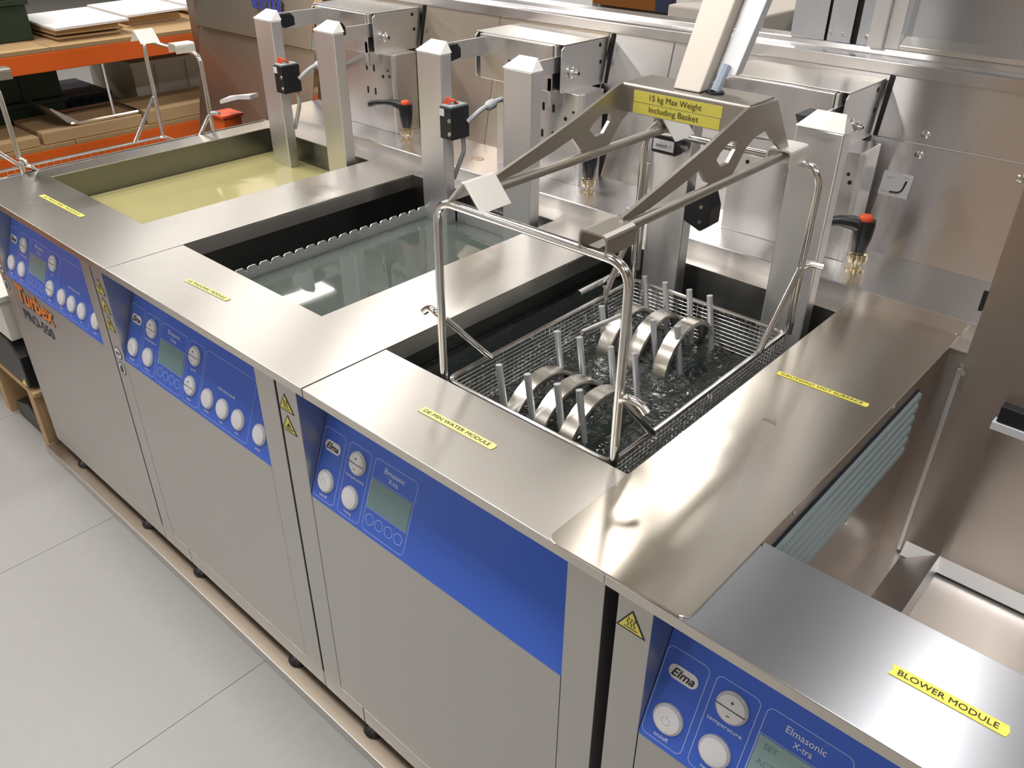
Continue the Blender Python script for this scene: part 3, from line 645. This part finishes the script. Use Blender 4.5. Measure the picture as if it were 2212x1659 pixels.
tw = thing('blower_tower', (0.5, 1.9, 0.566), 'upper steel tower with dark vertical seams standing on the top rail', 'machine housing')
obj('tower_column', MB().box(-0.155, -0.049, 1.70, 2.2, 0.567, 1.6), 'topc', tw, bevel=0.002)
obj('tower_column', MB().box(-0.041, 0.030, 1.70, 2.2, 0.567, 1.6), 'topc', tw, bevel=0.002)
obj('seam', MB().box(-0.049, -0.041, 1.71, 2.2, 0.567, 1.6), 'darkgap', tw)
obj('seam', MB().box(0.030, 0.048, 1.71, 2.2, 0.567, 1.6), 'darkgap', tw)
obj('tower_column', MB().box(0.048, 0.085, 1.70, 2.2, 0.567, 1.6), 'topc', tw, bevel=0.002)
obj('tower_column', MB().box(0.085, 0.128, 1.685, 2.2, 0.567, 1.6), 'post', tw, bevel=0.003)
obj('tower_column', MB().box(0.128, 0.170, 1.70, 2.2, 0.567, 1.6), 'post', tw, bevel=0.003)
obj('tower_panel', MB().box(0.170, XR, 1.74, 2.2, 0.590, 1.6), 'topc', tw)
obj('tower_sill', MB().prism([(0.170, 1.70, 0.567), (0.170, 1.70, 0.580), (0.170, 1.74, 0.600), (0.170, 1.74, 0.567)], (XR-0.17, 0, 0)), 'top', tw, bevel=0.002)
for x in (-0.030, 0.006, 0.075):
    obj('screw', MB().lathe((x, 1.70, 0.590), (0, -1, 0), [(0, 0.007), (0.004, 0.005)], 8), 'rod', tw)

# ================================================================= hoist with fork
hb = thing('basket_hoist', (0.06, 0.8, 0.36), 'grey hoist fork with yellow 15 kg label holding the wire basket', 'hoist')
cb = obj('crossbar', MB().prism([(-0.098, 0.762, 0.522), (-0.098, 0.762, 0.581), (-0.098, 0.766, 0.585), (-0.098, 0.875, 0.585), (-0.098, 0.875, 0.580), (-0.098, 0.768, 0.580), (-0.098, 0.768, 0.522)], (0.316, 0, 0)), 'fork', hb, bevel=0.002)
ly = obj('weight_label', plate(MB(), (-0.064, 0.7618, 0.549), (1, 0, 0), (0, 0, 1), [(0, -0.0245), (0.222, -0.0245), (0.222, -0.0012), (0, -0.0012)], 0.0010), 'yellow', hb)
plate_mb = plate(MB(), (-0.064, 0.7618, 0.549), (1, 0, 0), (0, 0, 1), [(0, 0.0005), (0.224, 0.0005), (0.224, 0.0245), (0, 0.0245)], 0.0010)
lz = obj('weight_label', plate_mb, 'yellow', hb)
obj('lettering', text_mb('15 kg Max Weight', (0.045, 0.7606, 0.5610), (1, 0, 0), (0, 0, 1), 0.132, 0.0165, bold=0.0), 'ink', lz)
obj('lettering', text_mb('Including Basket', (0.043, 0.7606, 0.5360), (1, 0, 0), (0, 0, 1), 0.127, 0.0165, bold=0.0), 'ink', ly)
def arm(xc):
    x0 = xc-0.004
    outer = [(0.330, 0.452), (0.334, 0.466), (0.45, 0.495), (0.600, 0.535), (0.752, 0.583), (0.880, 0.577), (0.978, 0.455), (0.950, 0.452), (0.886, 0.492), (0.852, 0.521), (0.797, 0.515), (0.764, 0.498), (0.740, 0.470), (0.722, 0.452), (0.640, 0.452), (0.617, 0.462), (0.586, 0.494), (0.517, 0.478), (0.42, 0.460)]
    hole = [(0.646, 0.500), (0.658, 0.512), (0.692, 0.527), (0.722, 0.523), (0.720, 0.506), (0.697, 0.483), (0.668, 0.481)]
    from mathutils.geometry import tessellate_polygon
    allp = outer+hole; tri = tessellate_polygon([[Vector((y, z, 0)) for y, z in outer], [Vector((y, z, 0)) for y, z in hole]])
    n = len(allp); me = MB(); vs = [(x0, y, z) for y, z in allp]+[(x0+0.008, y, z) for y, z in allp]
    fs = [tuple(t_) for t_ in tri]+[tuple(i+n for i in t_[::-1]) for t_ in tri]
    for lo_, hi_ in ((0, len(outer)), (len(outer), n)):
        m_ = hi_-lo_
        for i in range(m_): p_, q_ = lo_+i, lo_+(i+1) % m_; fs.append((p_, q_, q_+n, p_+n))
    me.add(vs, fs)
    o = obj('fork_arm', me, 'fork', hb)
    bm = bmesh.new(); bm.from_mesh(o.data); bmesh.ops.recalc_face_normals(bm, faces=bm.faces); bm.to_mesh(o.data); bm.free(); return o
arm(-0.100); arm(0.220)
for xc in (-0.100, 0.220):
    obj('fork_rod', MB().cyl((xc+0.004, 0.335, 0.444), (xc+0.004, 1.03, 0.444), 0.0105, 12), 'fork', hb, smooth=True)
# leaning mast
C_ = Vector(CP)
A = [(0.020, 0.785, 0.586), (0.087, 0.785, 0.586), (0.087, 0.835, 0.586), (0.020, 0.835, 0.586)]
Lv = Vector((-0.012, 0.112, 0.190))*4.2
T4 = [Vector(p)+Lv+Vector((0.0, 0, 0)) for p in A]; wide = 0.045
T4[1].x += wide; T4[2].x += wide
obj('mast', MB().hexa(A, T4), 'cast', hb, bevel=0.003)
B = [(0.100, 0.812, 0.612), (0.143, 0.812, 0.612), (0.143, 0.842, 0.612), (0.100, 0.842, 0.612)]
B = [(x-0.012*0.17, y+0.112*0.17, z+0.19*0.05) for x, y, z in B]
T5 = [Vector(p)+Lv for p in B]
for q in T5: q.x += wide
T5[1].x += 0.03; T5[2].x += 0.03
obj('mast_rail', MB().hexa(B, T5), 'alu', hb, bevel=0.002)
obj('mast_cable', MB().tube([(0.108, 0.815, 0.588), (0.110, 0.820, 0.60), (0.114, 0.838, 0.64)], 0.011, 8), 'lightblue', hb, smooth=True)
obj('mast_foot', MB().lathe((0.110, 0.812, 0.5855), (0, 0, 1), [(0, 0.020), (0.004, 0.019)], 12), 'black', hb)

# ================================================================= wire baskets
def net(mb, x0, x1, y0, y1, z0, z1, p, r):
    def wv(a, b, ax):
        d = [Vector((1,0,0)), Vector((0,1,0)), Vector((0,0,1))]; d.pop(ax); u, v = d
        A = Vector(a); B = Vector(b)
        q = [u*r, v*r, -u*r, -v*r]
        mb.add([A+k for k in q]+[B+k for k in q], [(0,1,5,4),(1,2,6,5),(2,3,7,6),(3,0,4,7)])
    pv = p*1.4; n = round((x1-x0)/pv)
    for i in range(n+1):
        x = x0+(x1-x0)*i/n; wv((x, y0, z0), (x, y0, z1), 2); wv((x, y1, z0), (x, y1, z1), 2)
        if i % 2 == 0: wv((x, y0, z0), (x, y1, z0), 1)
    n = round((y1-y0)/pv)
    for i in range(n+1):
        y = y0+(y1-y0)*i/n; wv((x0, y, z0), (x0, y, z1), 2); wv((x1, y, z0), (x1, y, z1), 2)
        if i % 2 == 0: wv((x0, y, z0), (x1, y, z0), 0)
    n = round((z1-z0)/p)
    for i in range(n+1):
        z = z0+(z1-z0)*i/n
        wv((x0, y0, z), (x1, y0, z), 0); wv((x0, y1, z), (x1, y1, z), 0); wv((x0, y0, z), (x0, y1, z), 1); wv((x1, y0, z), (x1, y1, z), 1)
    return mb
def basket(bx, by, bz, label, group=None, yfr=(0.262, 1.012), ylen=(0.262, 1.012), dense=0.0115, depth=0.28, hooks=True, front_box=True):
    t = thing('wire_basket', (bx+0.055, by+0.64, bz-depth-0.01), label, 'basket', group)
    x0, x1 = bx-0.178, bx+0.290; y0, y1 = by+ylen[0], by+ylen[1]; z = bz-0.012
    nm = obj('wire_mesh', net(MB(), x0, x1, y0, y1, z-depth, z-0.004, dense, 0.0013), 'wire', t, kind='stuff')
    obj('rim', MB().tube(fillet([(x0, y0, z), (x1, y0, z), (x1, y1, z), (x0, y1, z)], 0.03, 5, closed=True), 0.0065, 8, closed=True), 'rod', t, smooth=True)
    obj('base_frame', MB().tube(fillet([(x0, y0, z-depth), (x1, y0, z-depth), (x1, y1, z-depth), (x0, y1, z-depth)], 0.03, 5, closed=True), 0.006, 6, closed=True), 'rod', t, smooth=True)
    H = 0.418
    for k, yy in enumerate(yfr):
        y = by+yy
        pts = fillet([(x0-0.010, y, z), (x0-0.010, y, bz+H), (x1+0.006, y, bz+H), (x1+0.006, y, z)], 0.05, 7)
        obj('lifting_frame', MB().tube(pts, 0.0095, 12), 'rod', t, smooth=True)
        zk = bz+(0.140 if k == 0 else 0.168); s_ = 1 if k == 0 else -1
        for xx in (x0-0.010, x1+0.006):
            obj('brace', MB().tube([(xx, y+0.008*s_, zk), (xx+(0.010 if xx < bx else -0.006), y+0.145*s_, z)], 0.0085, 10), 'rod', t, smooth=True)
            sx_ = -1 if xx < bx else 1
            if k == 0: hk = [(xx+0.004*sx_, y, zk+0.006), (xx+0.020*sx_, y-0.004, zk+0.018), (xx+0.045*sx_, y+0.004, zk+0.012), (xx+0.062*sx_, y+0.004, zk-0.002)]
            else: hk = [(xx, y, zk+0.004), (xx+0.015*sx_, y+0.010, zk+0.014), (xx+0.045*sx_, y+0.02, zk+0.012)]
            obj('hook_stub', MB().tube(fillet(hk, 0.02), 0.0085, 10), 'rod', t, smooth=True)
        if hooks:
            d = -0.004 if k == 0 else 0.0
            ya, yb2 = (y-0.012, y+0.075) if k == 0 else (y-0.075, y+0.012)
            # left guide: inverted V sheet
            xv = bx-0.098; zt = bz+H+0.055
            for sgn, nm_ in ((-1, 'v'), (1, 'v')):
                a = Vector((xv, ya, zt)); b = Vector((xv+0.046*sgn, ya, bz+H+0.006))
                mb = MB().prism([(a.x, ya, a.z), (b.x, ya, b.z), (b.x+0.004*sgn, ya, b.z), (a.x+0.004*sgn, ya, a.z+0.003)], (0, yb2-ya, 0))
                obj('guide_hook', mb, 'cap', t, bevel=0.001)
            # right guide: inverted U sheet
            xa, xb = bx+0.190, bx+0.252; zt = bz+H+0.042
            out = fillet([(xa, ya, bz+H+0.004), (xa, ya, zt), (xb, ya, zt), (xb, ya, bz+H+0.004)], 0.012, 4)
            inn = fillet([(xa+0.004, ya, bz+H+0.004), (xa+0.004, ya, zt-0.004), (xb-0.004, ya, zt-0.004), (xb-0.004, ya, bz+H+0.004)], 0.010, 4)
            obj('guide_hook', MB().prism(out+inn[::-1], (0, yb2-ya, 0)), 'cap' if k else 'fork', t)
    return t
bk = basket(0.0, 0.0, 0.0, 'wire mesh basket hanging from the hoist fork with clamp rings inside')
# pins of the basket insert
rows = [(0.378, 0.0, [-0.123, -0.046, 0.032, 0.085]), (0.60, 0.0, [-0.129, -0.068, 0.018, 0.079]), (0.79, 0.0, [-0.132, -0.055, 0.014, 0.079]), (0.985, 0.022, [-0.130, -0.066, 0.008, 0.068])]
for y, z, xs_ in rows:
    for i, x in enumerate(xs_):
        dy = 0.014*i
        if y > 0.9: dy = 0.006*i
        obj('pin', MB().cyl((x, y+dy, z), (x+0.040, y+dy-0.006, z-0.20), 0.0085, 10), 'pin', bk, smooth=True)
for (a, b, c) in (((-0.075, 0.632, 0.004), (-0.055, 0.80, 0.004), 0.007), ((-0.20, 0.776, 0.02), (-0.20, 0.975, 0.02), 0.009), ((-0.175, 0.86, 0.02), (-0.16, 0.86, -0.13), 0.008)):
    obj('insert_rod', MB().cyl(a, b, c, 10), 'rod', bk, smooth=True)
for y in (0.45, 0.68, 0.92):
    obj('insert_bar', MB().cyl((-0.16, y, -0.20), (0.27, y, -0.20), 0.007, 8), 'pin', bk)

def ring(x, y, z, R, label, wd=0.045):
    n = 56; gap = 0.10; th = 0.0035
    t = thing('clamp_ring', (x+wd/2, y, z-R), label, 'ring clamp', 'steel band rings standing in the basket')
    vs = []; fs = []
    prof = [(0, R-0.006), (0.003, R), (wd-0.003, R), (wd, R-0.006), (wd-0.001, R-0.011), (wd-0.004, R-0.005), (0.004, R-0.005), (0.001, R-0.011)]
    a0, a1 = math.radians(-75), math.radians(270)
    for i in range(n+1):
        a = a0+(a1-a0)*i/n
        for (dx, r) in prof: vs.append((x+dx, y+r*math.cos(a), z+r*math.sin(a)))
    k = len(prof)
    for i in range(n):
        for j in range(k): fs.append((i*k+j, i*k+(j+1) % k, (i+1)*k+(j+1) % k, (i+1)*k+j))
    fs += [tuple(range(k))[::-1], tuple(n*k+j for j in range(k))]
    obj('band', MB().add(vs, fs), 'ring', t, smooth=True)
    for da in (60, 122):
        a = math.radians(da); c = Vector((x+wd*0.5, y+(R-0.006)*math.cos(a), z+(R-0.006)*math.sin(a)))
        rd = Vector((0, math.cos(a), math.sin(a))); tg = Vector((0, -math.sin(a), math.cos(a)))
        if da == 122: rd = -rd
        obj('tab', MB().prism([c-Vector((0.009, 0, 0))-tg*0.010, c+Vector((0.009, 0, 0))-tg*0.010, c+Vector((0.009, 0, 0))+tg*0.012, c-Vector((0.009, 0, 0))+tg*0.012], rd*(0.004 if da == 60 else 0.004)), 'ring', t)
    return t
ring(-0.110, 0.500, -0.203, 0.143, 'steel band ring at the front corner of the basket beside its dark mesh wall')
ring(-0.026, 0.502, -0.196, 0.143, 'middle one of the three steel band rings near the basket front')
ring(0.058, 0.502, -0.190, 0.143, 'steel band ring of the front three nearest the lifting frame leg')
ring(-0.118, 0.875, -0.150, 0.125, 'steel band ring in the rear row behind the lifting frame leg')
ring(-0.032, 0.885, -0.142, 0.125, 'middle one of the three steel band rings in the rear row')
ring(0.052, 0.893, -0.134, 0.122, 'embossed steel band ring of the rear row nearest the chamber lid')

# ================================================================= what stands beyond the left end
lt_ = thing('loading_table', (-2.95, 0.7, ZF), 'low steel loading table carrying empty baskets at the far end of the line', 'table')
obj('table_top', MB().box(-3.45, -2.46, 0.10, 1.50, -0.415, -0.405), 'front', lt_, bevel=0.002)
for x, y in ((-3.42, 0.13), (-2.50, 0.13), (-3.42, 1.46), (-2.50, 1.46)):
    obj('leg', MB().box(x-0.02, x+0.02, y-0.02, y+0.02, ZF, -0.415), 'front', lt_)
basket(-2.70, 0.0, -0.10, 'empty wire basket on the loading table next to the detergent module', 'empty wire baskets', yfr=(0.195, 0.99), ylen=(0.18, 0.99), dense=0.023)
t = thing('steel_scoop', (-3.8, 1.2, -0.28), 'small open steel frame with bent plate lying on the flat cardboard boxes', 'frame')
obj('frame_rod', MB().tube(fillet([(-4.04, 1.02, -0.268), (-4.04, 1.42, -0.268), (-4.36, 1.42, -0.268), (-4.36, 1.02, -0.268)], 0.01, 3, closed=True), 0.008, 6, closed=True), 'rod', t)
obj('bent_plate', MB().hexa([(-4.36, 1.00, -0.262), (-4.04, 1.00, -0.262), (-4.04, 1.06, -0.262), (-4.36, 1.06, -0.262)], [(-4.36, 0.92, -0.17), (-4.04, 0.92, -0.17), (-4.04, 0.93, -0.168), (-4.36, 0.93, -0.168)]), 'post', t)
obj('upright_rod', MB().cyl((-4.05, 1.27, -0.268), (-4.05, 1.27, 0.02), 0.009, 8), 'rod', t)
tag(obj('ledge_strip', MB().prism([(-2.86, 1.30, -0.012), (-2.86, 1.36, 0.0), (-2.60, 1.36, 0.055), (-2.58, 1.30, 0.055), (-2.66, 1.28, 0.045)], (0, 0, 0.018)), 'paper'), 'small pale strip lying over the orange box behind the empty basket', 'strip')
orx = thing('orange_box', (-2.75, 1.36, -0.405), 'bright orange box standing at the back of the loading table', 'box')
obj('box_body', MB().box(-2.93, -2.82, 1.28, 1.38, -0.404, -0.075), 'beam', orx, bevel=0.004)
obj('box_lid', MB().box(-2.94, -2.81, 1.27, 1.39, -0.075, -0.060), 'red', orx, bevel=0.003)

rk = thing('storage_rack', (-4.6, 1.2, ZF), 'pallet rack with orange beams and chipboard decks at the far left', 'shelving')
RX = -4.0
for z0, z1 in ((0.028, 0.125), (-0.465, -0.375), (-0.95, -0.86)):
    obj('beam', MB().box(RX-0.05, RX, -1.6, 3.6, z0, z1), 'beam', rk, bevel=0.003)
    obj('beam', MB().box(RX-1.25, RX-1.20, -1.6, 3.6, z0, z1), 'beam', rk, bevel=0.003)
    for k in range(4):
        obj('deck_board', MB().box(RX-1.20, RX-0.002, -1.6+1.3*k+0.003, -0.3+1.3*k-0.003, z1+0.002, z1+0.022), 'board', rk)
for y in (-1.65, 3.6):
    for x in (RX-0.06, RX-1.25): obj('upright', MB().box(x, x+0.07, y, y+0.08, ZF, 1.6), 'blue', rk)
def board_stack(x, y, z, w_, d_, n, label, top):
    t = thing('sheet_stack', (x, y, z), label, 'stack')
    random.seed(int(abs(y)*100))
    for k in range(n):
        a = random.uniform(-0.03, 0.03)
        obj('cardboard_layer', MB().box(x-d_/2+a, x+d_/2+a, y-w_/2-a, y+w_/2-a, z+0.012*k, z+0.012*k+0.010), 'card', t)
    zt = z+0.012*n
    mb = MB().hexa([(x-d_/2-0.05, y-w_/2-0.03, zt), (x+d_/2+0.05, y-w_/2-0.03, zt-0.01), (x+d_/2+0.05, y+w_/2+0.03, zt), (x-d_/2-0.05, y+w_/2+0.03, zt+0.01)],
                   [(x-d_/2-0.05, y-w_/2-0.03, zt+0.012), (x+d_/2+0.05, y-w_/2-0.03, zt+0.002), (x+d_/2+0.05, y+w_/2+0.03, zt+0.012), (x-d_/2-0.05, y+w_/2+0.03, zt+0.022)])
    p = obj('white_panel', mb, 'paper', t); 
board_stack(-4.36, 1.29, 0.147, 0.36, 0.44, 6, 'white panel on cardboard layers beside the dark crates on the rack top', 0)
board_stack(-4.52, 1.77, 0.147, 0.34, 0.42, 6, 'white panel on cardboard in the middle of the rack top', 0)
board_stack(-4.62, 2.25, 0.147, 0.34, 0.42, 6, 'white panel on cardboard next to the steel end post', 0)
def crate(x0, x1, y0, y1, z0, z1, label):
    t = thing('plastic_crate', ((x0+x1)/2, (y0+y1)/2, z0), label, 'crate', 'dark green plastic crates on the rack')
    e = 0.015
    obj('crate_body', MB().box(x0, x1, y0, y1, z0, z1-0.03), 'crate', t, bevel=0.004)
    obj('crate_rim', MB().box(x0-e, x1+e, y0-e, y1+e, z1-0.03, z1), 'crate', t, bevel=0.004)
    for k in range(3): obj('rib', MB().box(x1, x1+0.01, y0+(y1-y0)*(0.25+0.25*k)-0.008, y0+(y1-y0)*(0.25+0.25*k)+0.008, z0, z1-0.03), 'crate', t)
crate(-4.95, -4.28, 0.30, 1.03, 0.148, 0.36, 'dark green crate on the rack top, lower of two stacked')
crate(-4.95, -4.28, 0.30, 1.03, 0.361, 0.60, 'dark green crate on the rack top, upper of two stacked')
crate(-5.05, -4.44, 0.30, 1.16, -0.352, -0.20, 'dark green crate on the middle rack shelf, lower of two')
crate(-5.05, -4.44, 0.30, 1.16, -0.199, -0.02, 'dark green crate on the middle rack shelf, upper of two')
def bin_(x0, x1, y0, y1, z0, z1, mat, label, cat='box'):
    t = thing('storage_bin', ((x0+x1)/2, (y0+y1)/2, z0), label, cat)
    obj('bin_body', MB().box(x0, x1, y0, y1, z0, z1-0.025), mat, t, bevel=0.004)
    obj('bin_rim', MB().box(x0-0.015, x1+0.015, y0-0.015, y1+0.015, z1-0.025, z1), mat, t, bevel=0.003)
    for k in range(4): obj('rib', MB().box(x1, x1+0.01, y0+(y1-y0)*(0.15+0.22*k), y0+(y1-y0)*(0.15+0.22*k)+0.012, z0, z1-0.03), mat, t)
bin_(-5.1, -4.46, 1.62, 2.60, -0.352, -0.08, 'binw', 'pale grey ribbed bin on the middle rack shelf')
bin_(-5.1, -4.60, 1.20, 1.50, -0.352, -0.25, 'navy', 'low dark blue tray between crate and grey bin on the rack')
for k, (y0, y1, z1) in enumerate(((0.1, 0.82, -0.30), (0.84, 1.42, -0.285), (1.45, 2.15, -0.275))):
    tag(obj('cardboard_box', MB().box(-4.42, -4.02, y0, y1, -0.351, z1), 'card', bevel=0.004),
        ['flat cardboard box under the green crates at the shelf edge', 'flat cardboard box in the middle of the shelf edge', 'flat cardboard box at the shelf edge below the grey bin'][k], 'box', 'flat cardboard boxes on the rack shelf')
# low things under the loading table
bin_(-3.2, -2.55, 0.0, 0.40, -0.705, -0.50, 'binw', 'light grey bin under the loading table')
tag(obj('dark_case', MB().prism([(-3.0, 0.0, -0.93), (-2.53, 0.0, -0.93), (-2.53, 0.0, -0.78), (-2.62, 0.0, -0.72), (-3.0, 0.0, -0.72)], (0, 0.35, 0)), 'black', bevel=0.005), 'black case on the wooden skid deck below the light grey bin', 'case')
bs = thing('wooden_skid', (-3.0, 0.3, ZF), 'brown wooden skid under the black case at the end of the line', 'skid')
for k in range(3): obj('plank', MB().box(-3.5, -2.50, 0.0+0.16*k, 0.13+0.16*k, -0.965, -0.945), 'card', bs)
for x in (-3.4, -3.0, -2.56): obj('runner', MB().box(x-0.03, x+0.03, 0.0, 0.45, ZF, -0.966), 'card', bs)
tag(obj('pedal_block', MB().prism([(-2.92, 0.02, -1.249), (-2.62, 0.02, -1.249), (-2.62, 0.02, -1.17), (-2.75, 0.02, -1.12), (-2.92, 0.02, -1.17)], (0, 0.25, 0)), 'black', bevel=0.005), 'black block on the floor between the skid runners', 'block')
cw = obj('warning_corner', MB().prism([(-2.60, -0.001, -0.925), (-2.55, -0.001, -0.925), (-2.55, -0.001, -0.885)], (0, -0.002, 0)), 'yellow', bs)
# ================================================================= beyond the top rail
gm = thing('glazed_machine', (-1.5, 3.2, ZF), 'white machine with a dark orange screen seen beyond the top rail', 'machine')
obj('machine_body', MB().box(-2.6, -1.25, 2.75, 3.6, ZF, 0.42), 'grey', gm, bevel=0.01)
obj('machine_front', MB().box(-2.6, -1.68, 2.72, 2.75, 0.0, 0.9), 'paper', gm)
obj('screen', MB().box(-1.66, -1.30, 2.70, 2.75, 0.425, 0.75), 'card', gm).data.materials[0] = plain('dim_orange_screen', (0.22, 0.08, 0.02), 0.2)
obj('screen_edge', MB().box(-1.30, -1.22, 2.70, 2.75, 0.425, 0.75), 'navy', gm)
tag(obj('work_counter', MB().box(-1.20, -0.72, 2.65, 3.4, 0.30, 0.47), 'wall', bevel=0.01), 'cream counter top glimpsed left of the leaning mast', 'counter')
bb = thing('blue_trolley', (-0.65, 3.4, ZF), 'blue-grey trolley glimpsed between the mast and the tower', 'trolley')
obj('trolley_body', MB().box(-0.69, -0.30, 2.9, 3.5, ZF+0.1, 0.40), 'lightblue', bb, bevel=0.01)
obj('trolley_top', MB().box(-0.70, -0.28, 2.88, 3.52, 0.40, 0.44), 'navy', bb, bevel=0.01)
for x in (-0.63, -0.40):
    for y in (3.0, 3.4): obj('wheel', MB().cyl((x-0.02, y, ZF+0.05), (x+0.02, y, ZF+0.05), 0.05, 12), 'black', bb)
# cupboards added out of view, door colours alternating to streak the steel reflections
cbx = thing('reflection_cupboards', (-4.0, -3.8, ZF), 'added unseen row of many-coloured cupboards that streaks the steel reflections', 'cupboard')
obj('reflection_cupboard_body', MB().box(-11.0, 3.0, -4.2, -3.6, ZF, 1.5), 'wood', cbx)
for k in range(20):
    obj('door', MB().box(-11.0+0.7*k+0.01, -10.3+0.7*k-0.01, -3.6, -3.58, ZF+0.1, 1.46), ['wood', 'wall', 'grey', 'wood', 'navy', 'paper', 'wallb'][(k*3) % 7], cbx)
